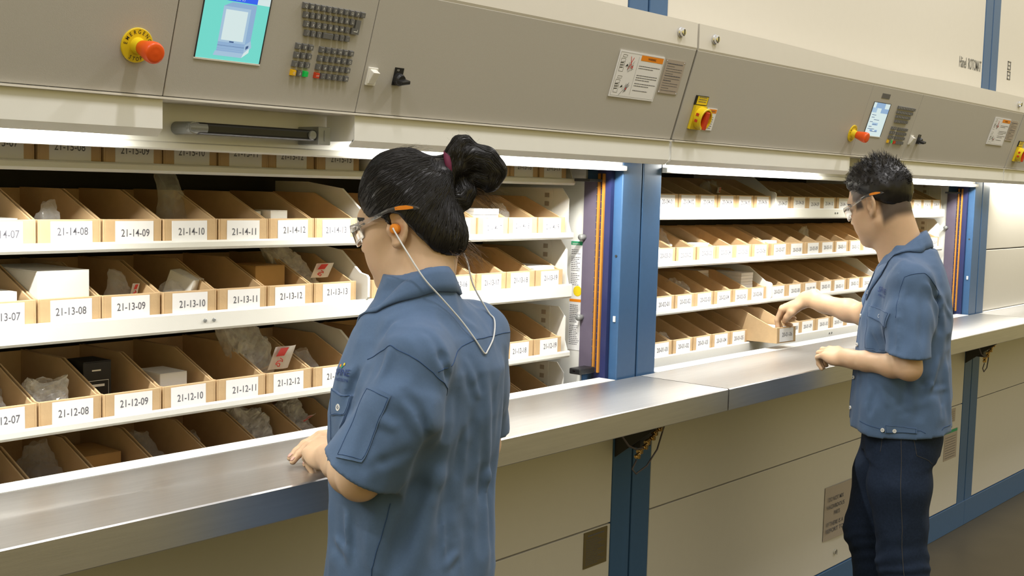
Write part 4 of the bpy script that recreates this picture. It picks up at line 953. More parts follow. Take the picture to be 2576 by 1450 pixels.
def build_trunk(F, fr, prof, ex=2.3, k=.02):
    """stack of rounded sections: prof rows are (height, half width, half depth, shift forward)"""
    pr = np.array(prof, float); lo = fr.o - .5; hi = fr.o + .5; lo[2] = pr[0, 0]; hi[2] = pr[-1, 0]; o = fr.o; R = fr.R
    def fn(X, Y, Z):
        zz = Z + 0 * X; q = np.clip(zz, pr[0, 0], pr[-1, 0]); a = np.interp(q, pr[:, 0], pr[:, 1]); b = np.interp(q, pr[:, 0], pr[:, 2]); s = np.interp(q, pr[:, 0], pr[:, 3]); sx = np.interp(q, pr[:, 0], pr[:, 4]) if pr.shape[1] > 4 else 0
        x = (X - o[0]) * R[0, 0] + (Y - o[1]) * R[0, 1] - sx; y = (X - o[0]) * R[1, 0] + (Y - o[1]) * R[1, 1] - s
        g = (np.abs(x / a) ** ex + np.abs(y / b) ** ex) ** (1 / ex); d = (g - 1) * np.minimum(a, b) * (.55 + .45 * np.clip(g, 0, 1))
        dz = np.maximum(pr[0, 0] - zz, zz - pr[-1, 0]); return np.maximum(d, dz).astype(f4)
    F.op(fn, lo, hi, k)
def halfspace(F, p, n, lo, hi):
    """cuts away what lies beyond the plane"""
    p = np.array(p, float); n = unit(n)
    F.op(lambda X, Y, Z: -((X - p[0]) * n[0] + (Y - p[1]) * n[1] + (Z - p[2]) * n[2]), lo, hi, 0, True)

# ---- the woman
WH = Frame((1.497, 1.502, 1.504), 15, 12, 1, .93)
WT = Frame((1.485, 1.452, 0), 0)
W_SHL, W_SHR = (1.382, 1.370, 1.296), (1.622, 1.452, 1.312)
W_ELL, W_WRL = (1.312, 1.425, 1.094), (1.418, 1.622, 1.078)
W_ELR, W_WRR = (1.715, 1.520, 1.075), (1.612, 1.758, 1.078)
W_NB = (1.474, 1.466, 1.365)
def woman_body():
    F = Field((1.22, 1.26, .60), (1.84, 1.90, 1.66), .0031)
    build_trunk(F, WT, [(.83, .135, .095, .0), (.86, .14, .098, .0), (1.05, .125, .085, .0), (1.2, .125, .085, .0), (1.29, .105, .065, 0), (1.35, .065, .05, 0), (1.375, .05, .045, 0)])
    build_head(F, WH, W_NB, (.050, .056), False, (.995, -.03), 1.15)
    build_arm(F, W_SHL, W_ELL, W_WRL, (.040, .034, .035, .0235)); build_arm(F, W_SHR, W_ELR, W_WRR, (.043, .036, .037, .0235))
    t = build_hand(F, W_WRR, (-.96, -.02, -.02), (-.05, .05, 1), 1, [(16, 12, 8), (16, 14, 8), (20, 16, 10), (24, 20, 10)], [(.034, .052, -.012), (.045, .078, -.022), (.048, .100, -.030)], .93, .05)
    t += build_hand(F, W_WRL, (.42, .90, .06), (-.35, .10, 1), 1, [(25, 55, 35), (28, 60, 35), (32, 60, 35), (36, 60, 35)], [(.034, .052, -.012), (.045, .078, -.020), (.046, .100, -.026)], .93)
    return F, t
def sleeve(F, a, b, ra, rb, n, inner, mid=None, k=.034):
    """a sleeve in its own field: cut at the hem plane and hollowed, then merged into the shirt"""
    a, b = np.array(a, float), np.array(b, float); u = unit(b - a); n = unit(n); r = max(ra, rb) + .06
    S = Field(F.lo, F.lo, F.h); S.n = F.n; S.ax = F.ax; S.F = np.full(F.n, .25, f4)
    m = a + (b - a) * .5 if mid is None else np.array(mid, float); rm = (ra + rb) / 2
    S.chain([a, m, b + u * .05], [ra, rm, rb], .03)
    lo, hi = np.minimum(a, b) - r, np.maximum(a, b) + r
    return S, (a, m, b, u, n, rb, inner, lo, hi, k)
def finish_sleeve(F, T):
    S, (a, m, b, u, n, rb, inner, lo, hi, k) = T
    S.op(lambda X, Y, Z: -((X - b[0]) * n[0] + (Y - b[1]) * n[1] + (Z - b[2]) * n[2]).astype(f4), lo, hi, 0, True)
    S.chain([m + (b - m) * .15, b, b + u * .05], [inner * .9, inner, inner], .004, sub=True)
    A = F.F; D = S.F; h = np.maximum(k - np.abs(A - D), 0) / k; F.F = (np.minimum(A, D) - h * h * (k * .25)).astype(f4)
def drape(F, lo, hi, amp, sx, sz, seed, z0=None, z1=None):
    def fn(X, Y, Z):
        n = vnoise(X / sx + seed, Y / sx + seed * 1.7, Z / sz + seed * .6); n2 = vnoise(X / (sx * .45) + seed, Y / (sx * .45), Z / (sz * .5) + 3)
        m = 1.0 if z0 is None else np.clip((z1 - Z) / (z1 - z0), 0, 1)
        return -amp * m * (1 - np.abs(n) * 2.2 + .35 * n2)
    F.disp(fn, lo, hi)
W_FOLDS = [([(1.473, 1.351, 1.285), (1.490, 1.344, 1.25), (1.505, 1.34, 1.214)], .009, .007), ([(1.358, 1.309, 1.181), (1.385, 1.364, 1.075), (1.349, 1.385, .937)], .022, -.014),
    ([(1.432, 1.34, 1.219), (1.42, 1.353, 1.091), (1.378, 1.362, .935)], .020, .010), ([(1.524, 1.342, 1.242), (1.552, 1.357, 1.068), (1.54, 1.345, .901)], .016, .011), ([(1.49, 1.34, 1.20), (1.50, 1.345, 1.06), (1.49, 1.345, .91)], .016, -.007),
    ([(1.335, 1.38, 1.313), (1.313, 1.383, 1.26)], .009, .008), ([(1.316, 1.327, 1.235), (1.331, 1.314, 1.184)], .010, .008), ([(1.333, 1.312, 1.223), (1.351, 1.314, 1.172)], .009, -.008), ([(1.326, 1.475, 1.024), (1.324, 1.462, .94)], .010, .009), ([(1.326, 1.507, .976), (1.325, 1.461, .95)], .009, .007),
    ([(1.437, 1.351, 1.06), (1.436, 1.346, .932)], .007, .004), ([(1.436, 1.346, .932), (1.467, 1.347, .953)], .009, .007), ([(1.336, 1.455, 1.268), (1.332, 1.474, 1.213)], .012, -.010), ([(1.256, 1.378, 1.121), (1.289, 1.35, 1.14), (1.332, 1.323, 1.157)], .012, -.003),
    ([(1.496, 1.386, 1.35), (1.532, 1.372, 1.328)], .010, .006), ([(1.375, 1.353, 1.342), (1.385, 1.317, 1.30), (1.399, 1.32, 1.259)], .010, -.006), ([(1.47, 1.343, 1.166), (1.465, 1.349, 1.084)], .012, -.008), ([(1.381, 1.415, 1.355), (1.352, 1.421, 1.324)], .010, -.006), ([(1.293, 1.384, 1.23), (1.291, 1.354, 1.203), (1.303, 1.33, 1.192)], .010, .004),
    ([(1.44, 1.345, 1.02), (1.53, 1.345, 1.03)], .004, .003), ([(1.44, 1.345, .985), (1.53, 1.345, .99)], .004, .0025), ([(1.30, 1.335, 1.27), (1.33, 1.312, 1.22)], .010, -.007), ([(1.27, 1.37, 1.20), (1.262, 1.372, 1.13)], .012, -.006)]
def woman_shirt():
    lo, hi = (1.20, 1.24, .74), (1.86, 1.70, 1.44); F = Field(lo, hi, .0036)
    build_trunk(F, WT, [(.72, .155, .135, .018, -.014), (.90, .150, .122, .012, -.012), (1.04, .150, .110, .012, -.006), (1.18, .155, .130, .018, 0), (1.26, .150, .116, .004, 0.000), (1.315, .132, .092, .0, -.002), (1.350, .105, .072, .006, -.008), (1.378, .075, .060, .010, -.011), (1.395, .064, .055, .012, -.011), (1.418, .058, .050, .010, -.011)], 2.5)
    F.cap((W_NB[0], W_NB[1], 1.335), W_SHL, .050, .046, .03); F.cap((W_NB[0], W_NB[1], 1.335), W_SHR, .050, .046, .03)
    F.cap((W_NB[0], W_NB[1] - .020, 1.33), (W_NB[0], W_NB[1] - .018, 1.392), .062, .050, .02)
    S1 = sleeve(F, (W_SHL[0] + .010, W_SHL[1] + .004, W_SHL[2] - .016), (1.308, 1.422, 1.112), .052, .068, (-.22, .42, -.88), .047, (1.356, 1.374, 1.205)); S2 = sleeve(F, (W_SHR[0] - .008, W_SHR[1], W_SHR[2] - .012), (1.688, 1.505, 1.115), .054, .060, (.05, .3, -.95), .048)
    for G in (F, S1[0], S2[0]):
        drape(G, lo, hi, .0040, .075, .26, 2.3, .85, 1.42); drape(G, lo, hi, .0030, .055, .11, 5.1); drape(G, lo, hi, .0014, .034, .050, 9.4)
        for p_, w_, a_ in W_FOLDS: G.fold(p_, w_ * .9, a_ * 1.35)
    finish_sleeve(F, S1); finish_sleeve(F, S2)
    F.cap((W_NB[0] + .005, W_NB[1] - .004, 1.345), (W_NB[0] + .012, W_NB[1] + .014, 1.45), .046, .056, .006, True)
    F.cap((W_NB[0], W_NB[1] + .045, 1.345), (W_NB[0], W_NB[1] + .10, 1.43), .040, .055, .01, True)
    halfspace(F, (1.5, 1.45, .775), (0, 0, -1), (1.2, 1.2, .70), (1.9, 1.75, .80))
    return F
# ---- the man
MH = Frame((3.460, 1.482, 1.549), -8, 18, 2, .935)
MT = Frame((3.505, 1.398, 0), 24)
M_SHL, M_SHR = MT(-.172, .0, 1.338), MT(.172, .01, 1.340)
M_ELL, M_WRL = (3.285, 1.296, 1.092), (3.364, 1.518, 1.090)
M_ELR, M_WRR = (3.785, 1.655, 1.180), (3.825, 1.889, 1.212)
M_NB = (3.488, 1.425, 1.405)
def man_body():
    F = Field((3.14, 1.15, .62), (4.02, 2.12, 1.68), .0036)
    build_trunk(F, MT, [(.85, .145, .10, .0), (.88, .148, .10, .0), (1.05, .135, .095, .0), (1.25, .14, .095, .0), (1.33, .12, .075, 0), (1.39, .07, .055, 0), (1.41, .055, .05, 0)])
    build_head(F, MH, M_NB, (.055, .066), True, (.93, .32), 1.0)
    build_arm(F, M_SHL, M_ELL, M_WRL, (.041, .031, .032, .0245)); build_arm(F, M_SHR, M_ELR, M_WRR, (.044, .036, .037, .026))
    t = build_hand(F, M_WRL, (.50, .86, .04), (-.25, .05, 1), 1, [(8, 66, 45), (10, 70, 45), (14, 72, 45), (18, 72, 45)], [(.034, .055, -.02), (.038, .082, -.022), (.030, .104, -.026)], 1.08)
    t += build_hand(F, M_WRR, (-.04, .84, -.40), (-.20, .30, .95), -1, [(40, 30, 18), (44, 38, 22), (42, 62, 36), (38, 72, 42)], [(.032, .054, -.020), (.028, .080, -.030), (.018, .100, -.040)], 1.02, .06)
    return F, t
M_FOLDS = [([(3.289, 1.327, 1.325), (3.257, 1.323, 1.237), (3.233, 1.313, 1.15)], .010, .008), ([(3.325, 1.279, 1.35), (3.393, 1.272, 1.279), (3.411, 1.266, 1.186)], .014, -.012), ([(3.354, 1.309, 1.07), (3.352, 1.313, .942)], .016, .010), ([(3.41, 1.262, 1.116), (3.385, 1.270, 1.037), (3.376, 1.279, 1.02)], .012, .010), ([(3.374, 1.279, 1.018), (3.47, 1.251, 1.024)], .009, .009),
    ([(3.326, 1.397, 1.039), (3.322, 1.373, .972)], .012, .009), ([(3.423, 1.266, 1.277), (3.486, 1.261, 1.227)], .010, .008), ([(3.339, 1.441, 1.185), (3.33, 1.402, 1.108)], .014, -.010), ([(3.297, 1.281, 1.283), (3.262, 1.257, 1.154)], .012, -.006), ([(3.417, 1.414, 1.407), (3.337, 1.321, 1.392)], .012, -.006), ([(3.324, 1.413, 1.014), (3.322, 1.419, .931)], .012, -.008), ([(3.455, 1.257, 1.113), (3.475, 1.242, .925)], .018, .010),
    ([(3.43, 1.26, 1.0), (3.42, 1.265, .92)], .016, -.009), ([(3.335, 1.36, .955), (3.36, 1.30, .975)], .010, .006), ([(3.36, 1.44, 1.27), (3.345, 1.46, 1.20)], .012, .007)]
def man_shirt():
    lo, hi = (3.10, 1.10, .80), (3.92, 1.72, 1.47); F = Field(lo, hi, .0048)
    build_trunk(F, MT, [(.80, .180, .148, .0, .0), (.95, .178, .143, .006, 0), (1.10, .174, .133, .008, 0), (1.22, .172, .130, .006, 0), (1.30, .165, .115, .0, 0), (1.355, .145, .092, -.006, 0), (1.395, .110, .075, -.008, .0), (1.42, .08, .066, -.006, .0)], 2.5)
    F.cap((M_NB[0], M_NB[1] - .02, 1.35), (M_NB[0], M_NB[1] - .02, 1.425), .075, .058, .03); F.cap((M_NB[0], M_NB[1], 1.375), M_SHL, .054, .050, .03); F.cap((M_NB[0], M_NB[1], 1.375), M_SHR, .054, .050, .03)
    S1 = sleeve(F, MT(-.160, .005, 1.322), (3.292, 1.306, 1.130), .058, .062, (.05, .10, -.99), .048); S2 = sleeve(F, MT(.155, .01, 1.325), (3.752, 1.600, 1.200), .062, .066, (.1, .75, -.5), .052)
    for G in (F, S1[0], S2[0]):
        drape(G, lo, hi, .0040, .08, .24, 7.3, .9, 1.46); drape(G, lo, hi, .0030, .055, .11, 1.1); drape(G, lo, hi, .0014, .034, .050, 6.4)
        for p_, w_, a_ in M_FOLDS: G.fold(p_, w_ * .9, a_ * 1.35)
    finish_sleeve(F, S1); finish_sleeve(F, S2)
    F.cap((M_NB[0], M_NB[1] + .004, 1.385), (M_NB[0] - .01, M_NB[1] + .03, 1.49), .058, .070, .006, True)
    F.cap(MT(.0, .055, 1.375), MT(0, .11, 1.46), .045, .060, .01, True)
    F.op(lambda X, Y, Z: (Z - (.872 + .018 * np.cos((X - 3.5) * 9))).astype(f4), (3.1, 1.1, .70), (3.95, 1.8, .93), 0, True)
    return F
def trousers(fr, hipz, legs, waist, crotch, r, lo, hi, h=.0055, seed=1.0):
    F = Field(lo, hi, h)
    build_trunk(F, fr, [(crotch, waist[0], waist[1], 0), (hipz - .03, waist[0] * 1.02, waist[1] * 1.03, -.004), (hipz + .06, waist[0] * .93, waist[1] * .9, 0)], 2.4)
    for pts in legs: F.chain(pts, r, .03)
    drape(F, lo, hi, .0035, .07, .12, seed)
    for pts in legs:
        k = np.array(pts[2]); a = np.array(pts[-1])
        F.disp(lambda X, Y, Z: -.0022 * np.sin((Z + .3 * (X + Y)) * 150 + 3 * vnoise(X * 20, Y * 20, Z * 14)) * np.exp(-((Z - k[2]) / .07) ** 2) - .003 * np.sin((Z - .4 * (X - Y)) * 170) * np.exp(-((Z - a[2] - .06) / .06) ** 2), np.array(lo), np.array(hi)); break
    for pts in legs: halfspace(F, pts[-1], (0, 0, -1), np.array(pts[-1]) - .12, np.array(pts[-1]) + (.12, .12, .0))
    return F
# ------------------------------------------------------------------ people
def sdf_object(name, F, mats, parent, matfn=None, relax=1, verts=None):
    v, q = F.mesh(relax) if verts is None else verts
    off = np.array(WL.get(parent.name, (0, 0, 0))); me = bpy.data.meshes.new(name); n = len(q)
    me.vertices.add(len(v)); me.vertices.foreach_set('co', (v - off).ravel().astype(f4))
    me.loops.add(n * 4); me.loops.foreach_set('vertex_index', q.ravel().astype(np.int32)); me.polygons.add(n); me.polygons.foreach_set('loop_start', np.arange(0, n * 4, 4, dtype=np.int32))
    try: me.polygons.foreach_set('loop_total', np.full(n, 4, np.int32))
    except Exception: pass
    mats = [mats] if isinstance(mats, str) else mats
    for m in mats: me.materials.append(MATS[m])
    if matfn is not None: me.polygons.foreach_set('material_index', matfn(v[q].mean(1)).astype(np.int32))
    me.polygons.foreach_set('use_smooth', np.ones(n, bool)); me.update(calc_edges=True); me.validate()
    o = bpy.data.objects.new(name, me); COL.objects.link(o); o.parent = parent; WL[o.name] = V(off); return o
def hl(H, P): return np.stack(H.loc(P[:, 0], P[:, 1], P[:, 2]), 1)
def seam(name, F, pts, parent, r=.0008, mname='seam_blue', n=14, off=.0002):
    b = MB()
    for line in pts:
        P = []
        for i in range(len(line) - 1):
            for k in range(n): P.append(np.array(line[i]) + (np.array(line[i + 1]) - np.array(line[i])) * k / n)
        P.append(np.array(line[-1])); P = F.snap(P, off)[0]; b.tube([V(p) for p in P], r, 6)
    return b.build(name, mname, parent, smooth=True)
def patch(name, F, quad, parent, mname, off=.003, n=14, m=14, shape=None, thick=True, stitch=True):
    """piece of cloth lying on a surface, its corners given in order"""
    q = [np.array(p, float) for p in quad]; G = []
    for j in range(m + 1):
        for i in range(n + 1):
            s, t = i / n, j / m
            if shape: s, t = shape(s, t)
            G.append((q[0] * (1 - s) + q[1] * s) * (1 - t) + (q[3] * (1 - s) + q[2] * s) * t)
    P, N = F.snap(G, off); P0 = P - N * (off + .001); b = MB(); w = n + 1
    f = [(j * w + i, j * w + i + 1, (j + 1) * w + i + 1, (j + 1) * w + i) for j in range(m) for i in range(n)]
    c = (P[1] - P[0]); e = P[w] - P[0]
    if np.dot(np.cross(c, e), N[0]) < 0: f = [t[::-1] for t in f]
    b.add(P, f)
    if thick:
        ring = list(range(n + 1)) + [j * w + n for j in range(1, m + 1)] + [m * w + i for i in range(n - 1, -1, -1)] + [j * w for j in range(m - 1, 0, -1)]
        k = len(ring); b.add([P[i] for i in ring] + [P0[i] for i in ring], [(i, (i + 1) % k, (i + 1) % k + k, i + k) for i in range(k)])
    o = b.build(name, mname, parent, smooth=True)
    if stitch:                                       # a row of stitching just inside the edge
        c = sum(q) / 4; k = [p + (c - p) * .09 for p in q]; sb = MB()
        for i in range(4):
            L = F.snap([k[i] + (k[(i + 1) % 4] - k[i]) * t / 12 for t in range(13)], off + .0003)[0]; sb.tube([V(p) for p in L], .0005, 5)
        sb.build('stitching', 'seam_blue', parent, smooth=True)
    return o
def button(F, p, parent, r=.0062, name='button', mname='white_plastic'):
    P, N = F.snap([p], .0034); p, n = V(P[0]), V(N[0]); b = MB(); b.lathe(p - n * .003, n, [(0, r), (.003, r), (.0038, r * .9), (.0032, r * .6)], 18)
    t = n.orthogonal().normalized() * r * .25; u = n.cross(t)
    for a in (t + u, t - u, -t + u, -t - u): b.cone(p + a + n * .0002, p + a + n * .0012, .0008, .0008, 6, 1)
    return b.build(name, [mname, 'seam_blue'], parent)
def snaptext(name, F, o, u, v, lines, parent, mname, off=.0012):
    b = MB()
    for (x, y, txt, h, w) in lines: b.text(V(o) + V(u) * x + V(v) * y, V(u), V(v), txt, h, 0, True, w)
    P, N = F.snap(b.v, off); b.v = [tuple(p) for p in P]; return b.build(name, mname, parent)
def collar(F, parent, nb, fr, rx, ry, zb, zf, h, drop, flare, gap, tip, lo_off=.004):
    """shirt collar: stand, fold and falling flap around the neck, open at the front by +-gap degrees"""
    n = 64; rows = []; LP = []
    for i in range(n + 1):
        a = math.radians(90 + gap + (360 - 2 * gap) * i / n); c, s = math.cos(a), math.sin(a); fr_ = (s + 1) / 2; e = abs(i / n - .5) * 2; ff = tip * max(0, e - .72) / .28
        LP.append(np.array(nb) * (1, 1, 0) + fr.R[0] * (c * (rx + flare * (1 + ff))) + fr.R[1] * (s * (ry + flare * (1 + ff))) + np.array((0, 0, zb + (zf - zb) * fr_ ** 1.2 + h * (1 - .35 * fr_) - drop * (1 + .9 * ff))))
    LP = F.snap(LP, lo_off)[0]
    for i in range(n + 1):
        a = math.radians(90 + gap + (360 - 2 * gap) * i / n); c, s = math.cos(a), math.sin(a); fr_ = (s + 1) / 2
        z0 = zb + (zf - zb) * fr_ ** 1.2; hh = h * (1 - .35 * fr_); e = abs(i / n - .5) * 2
        fl = flare * (1 + tip * max(0, e - .72) / .28); dr = drop * (1 + tip * .9 * max(0, e - .72) / .28)
        def pt(r, z): return np.array(nb) * (1, 1, 0) + fr.R[0] * (c * (rx + r)) + fr.R[1] * (s * (ry + r)) + np.array((0, 0, z))
        lowp = LP[i]; top = pt(.007, z0 + hh)
        mid = (pt(.013, z0 + hh - .004) * .6 + (lowp + top) / 2 * .4); m2 = mid * .45 + lowp * .55; m2 += (m2 - pt(0, m2[2])) * .08
        wv = .0006 * math.sin(i * .5)
        rows.append([pt(-.001, z0 - .015), pt(.0, z0 + hh * .6), pt(.003, z0 + hh - .002), top, mid + (0, 0, wv), m2, lowp + (0, 0, wv * 2), lowp + (0, 0, wv * 2) + (pt(-.1, 0) - pt(0, 0)) * .03 - (0, 0, .002)])
    b = MB(); k = len(rows[0]); b.add([p for r_ in rows for p in r_], [(i * k + j, (i + 1) * k + j, (i + 1) * k + j + 1, i * k + j + 1) for i in range(n) for j in range(k - 1)])
    o = b.build('collar', 'shirt_blue', parent, smooth=True); s = o.modifiers.new('thickness', 'SOLIDIFY'); s.thickness = .0022; s.offset = 0; return o

def glasses(H, label, tilt=0.0):
    t = thing('safety_glasses', label, 'glasses', H(0, .08, 0)); r = H.k
    P = lambda x, y, z: V(H(x, y, z))
    for s in (-1, 1):
        b = MB(); n, m = 14, 10; G = []
        for k_, o in ((0, 0), (1, .0022)):
            for j in range(m + 1):
                for i in range(n + 1):
                    u, v = i / n, j / m; x = .006 + .066 * u; z = .021 - (.044 - .012 * abs(u - .45) ** 1.5 * 2) * v * (1 - .25 * u * u) - .004 * u
                    y = .119 - 6.2 * x * x - .06 * max(0, -z) - 24 * max(0, x - .045) ** 2 - .006 * v
                    G.append(P(s * x, y + o, z))
        w = n + 1; N0 = (n + 1) * (m + 1); f = []
        for j in range(m):
            for i in range(n): q = (j * w + i, j * w + i + 1, (j + 1) * w + i + 1, (j + 1) * w + i); f.append(q if s > 0 else q[::-1]); q2 = tuple(a + N0 for a in q[::-1]); f.append(q2 if s > 0 else q2[::-1])
        ring = list(range(w)) + [j * w + n for j in range(1, m + 1)] + [m * w + i for i in range(n - 1, -1, -1)] + [j * w for j in range(m - 1, 0, -1)]; k = len(ring)
        f += [((ring[i], ring[(i + 1) % k], ring[(i + 1) % k] + N0, ring[i] + N0) if s < 0 else (ring[i] + N0, ring[(i + 1) % k] + N0, ring[(i + 1) % k], ring[i])) for i in range(k)]
        b.add(G, f); b.build('lens', 'clear_plastic', t, smooth=True)
        def bar(pts, hs, th, name, mn):
            q = MB(); rows = []
            for (p, h_) in zip(pts, hs):
                p = np.array(p); rows.append([P(*(p + (s * th * a, 0, h_ * c))) for a, c in ((-.5, -.35), (.5, -.35), (.7, 0), (.5, .35), (-.5, .35), (-.7, 0))])
            L = len(rows); q.add([a for r_ in rows for a in r_], [(i * 6 + j, i * 6 + (j + 1) % 6, (i + 1) * 6 + (j + 1) % 6, (i + 1) * 6 + j) for i in range(L - 1) for j in range(6)] + [tuple(range(5, -1, -1)), tuple(range((L - 1) * 6, L * 6))])
            q.f = [tuple(reversed(a)) for a in q.f] if s < 0 else q.f
            return q.build(name, mn, t)
        bar([(s * .0695, .092, .011), (s * .0765, .076, .0135), (s * .0825, .045, .019), (s * .0885, .018, .0235), (s * .0910, .004, .0265)], [.020, .017, .011, .010, .0095], .0032, 'temple', 'clear_plastic')
        tp = bar([(s * .0910, .006, .0260), (s * .0930, -.010, .0290), (s * .0935, -.030, .0300), (s * .0930, -.055, .0275), (s * .0920, -.068, .0240), (s * .0915, -.073, .0225)], [.0095, .0105, .0125, .0125, .0095, .004], .0042, 'temple_tip', 'smoke_plastic')
        q = MB(); pts = [(s * .0963, -.026, .0300), (s * .0965, -.036, .0297), (s * .0963, -.050, .0282), (s * .0955, -.064, .0255)]; hs = (.0055, .0075, .0078, .0035)
        for i in range(3):
            a, c = np.array(pts[i]), np.array(pts[i + 1]); q.add([P(*(a + (0, 0, -hs[i] / 2 * 1.0))), P(*(c + (0, 0, -hs[i + 1] / 2))), P(*(c + (0, 0, hs[i + 1] / 2))), P(*(a + (0, 0, hs[i] / 2)))] + [P(*(a + (-s * .002, 0, -hs[i] / 2))), P(*(c + (-s * .002, 0, -hs[i + 1] / 2))), P(*(c + (-s * .002, 0, hs[i + 1] / 2))), P(*(a + (-s * .002, 0, hs[i] / 2)))], [(0, 1, 2, 3), (3, 2, 6, 7), (0, 4, 5, 1)])
        q.build('grip_insert', 'orange_plastic' if False else 'orange_print', tp)
    b = MB(); b.tube([P(-.009, .117, .010), P(0, .121, .012), P(.009, .117, .010)], .004, 8); b.build('bridge', 'clear_plastic', t, smooth=True)
    return t

# ---------------- the woman
wp = thing('person', 'woman in blue work shirt with black hair in a bun, leaning on the worktop', 'person', (1.485, 1.45, 0))
BF, tips = woman_body()
def skin_mat(H):
    def f(P):
        L = hl(H, P); m = np.zeros(len(P)); e = ((L[:, 0] / .022) ** 2 + ((L[:, 2] + .0605) / .0115) ** 2 < 1) & (L[:, 1] > .086); m[e] = 1
        br = (np.abs(np.abs(L[:, 0]) - .036) < .022) & (np.abs(L[:, 2] - .0300 + .25 * (np.abs(L[:, 0]) - .03) ** 2 * 40) < .0042) & (L[:, 1] > .055); m[br] = 2
        return m
    return f
body = sdf_object('body', BF, ['skin_light', 'lips', 'hair_black'], wp, skin_mat(WH))
b = MB()
def nails(F, tips, parent):
    for p, u, n in tips:
        b = MB(); u, n = V(u).normalized(), V(n).normalized(); x = u.cross(n); P = []
        for j in range(4):
            for i in range(4): P.append(np.array(V(p) - u * .008 + n * .005 + u * .0095 * j / 3 + x * (.0085 * (i / 3 - .5) * (1 - .25 * (j == 3)))))
        Q, _ = F.snap(P, .0006); b.add(Q, [(j * 4 + i, j * 4 + i + 1, j * 4 + i + 5, j * 4 + i + 4) for j in range(3) for i in range(3)])
        o = b.build('fingernail', 'nail', parent, smooth=True); o.modifiers.new('thickness', 'SOLIDIFY').thickness = .0006
nails(BF, tips, body)
def woman_hair():
    F = Field((1.30, 1.26, 1.36), (1.72, 1.68, 1.70), .0031); H = WH; k = H.k
    F.ell(H(0, .006, .045), H.R, np.array((.088, .087, .105)) * k, .01)
    F.ell(H(0, -.042, .006), H.R, np.array((.078, .054, .086)) * k, .035)
    F.ell(H(0, -.062, -.033), H.R, np.array((.056, .040, .048)) * k, .03)
    lo, hi = H.o - .18, H.o + .18
    def cutfn(X, Y, Z):
        x, y, z = H.loc(X, Y, Z); ax = np.abs(x)
        fr = (y - .083 + .10 * ax) * .75 + (.052 - z) * .66                                # forehead line
        sd = (y - .060 + .75 * np.clip(.050 - z, 0, .06)) * .9 + (.010 - z) * .25                 # temple
        ear = np.maximum((y - .012) * .8 + (.022 - z) * .6, -.2)
        bk = (y + .026) * .865 - (z - .016) * .5                                          # behind the ear down to the nape
        lowc = -.072 - z
        d = np.where(z > .060, np.minimum(fr, .1), np.where(z > .022, np.maximum(fr, sd), np.where(y > -.005, np.maximum(sd, ear), np.maximum(bk, lowc))))
        return -d.astype(f4)
    F.op(cutfn, lo, hi, .006, True)
    e1 = np.array((.675, -.737, 0)); ez = np.array((0, 0, 1.0)); ed = np.array((.737, .675, 0))
    T = H.o + e1 * .063 + ez * .104
    Q = lambda a, c, d=0: T + (e1 * a + ez * c + ed * d) / 1400.0
    F.cap(H(0, -.045, .070), T, .048, .021, .025)
    F.chain([Q(-6, 0), Q(14, 2), Q(30, 6)], [.019, .021, .024], .01)
    F.chain([Q(12, 8, -10), Q(14, 34, -12), Q(26, 58, -8), Q(42, 64), Q(54, 58), Q(44, 40)], [.018, .017, .014, .011, .008, .010], .003)
    F.chain([Q(20, 0), Q(52, 26), Q(84, 18, 8), Q(106, -6, 10), Q(100, -26, 8), Q(70, -18, 6)], [.021, .026, .028, .026, .022, .016], .003)
    F.chain([Q(-14, -20, -8), Q(-24, -56, -12), Q(0, -80, -10), Q(30, -78, -6), Q(42, -60, -4), Q(30, -30)], [.019, .021, .022, .022, .019, .015], .003)
    F.chain([Q(-34, -18, -24), Q(-46, -58, -26), Q(-38, -96, -20)], [.016, .018, .011], .006)
    F.disp(lambda X, Y, Z: -.0022 * vnoise(X * 45, Y * 45, Z * 45), H.o - .2, H.o + .22)
    return F, T, Q, e1, ez, ed
HF, TIE, QQ, e1, ez, ed = woman_hair()
hair = sdf_object('hair', HF, 'hair_black', wp)
b = MB(); ax = V(e1 * .95 + ez * .15).normalized(); b.lathe(V(QQ(0, 2)) - ax * .006, ax, [(-.001, .021), (.001, .0292), (.006, .0305), (.011, .0292), (.013, .021)], 28); b.build('hair_tie', 'maroon_band', hair, smooth=True)
def lay_strands(F, pts, flow, steps, ds, off, r, seed):
    """hairs lying on a surface, traced along a direction field"""
    g = np.random.RandomState(seed); P = F.snap(pts, off)[0]; S = [P]; jit = g.normal(0, 1, P.shape)
    for k in range(steps):
        N = F.grad(P); D = flow(P) + .10 * jit; D = D - N * (D * N).sum(1, keepdims=True); D /= np.maximum(np.linalg.norm(D, axis=1, keepdims=True), 1e-6)
        P = F.snap(P + D * ds, off, 3)[0]; S.append(P)
    S = np.stack(S, 1); b = MB(); n = S.shape[1]; L = g.randint(n // 2, n + 1, len(S))
    for i in range(len(S)):
        q = [V(p) for p in S[i, :max(3, L[i])]]
        if all((q[j + 1] - q[j]).length > 1e-5 for j in range(len(q) - 1)): m = len(q); b.tube(q, [r * (.35 + .65 * math.sin(math.pi * min(.9, (j + .6) / m))) for j in range(m)], 3)
    return b
chains = [[QQ(-6, 0), QQ(14, 2), QQ(30, 6)], [QQ(12, 8, -10), QQ(14, 34, -12), QQ(26, 58, -8), QQ(42, 64), QQ(54, 58), QQ(44, 40)], [QQ(20, 0), QQ(52, 26), QQ(84, 18, 8), QQ(106, -6, 10), QQ(100, -26, 8), QQ(70, -18, 6)], [QQ(-14, -20, -8), QQ(-24, -56, -12), QQ(0, -80, -10), QQ(30, -78, -6), QQ(42, -60, -4), QQ(30, -30)], [QQ(-34, -18, -24), QQ(-46, -58, -26), QQ(-38, -96, -20)]]
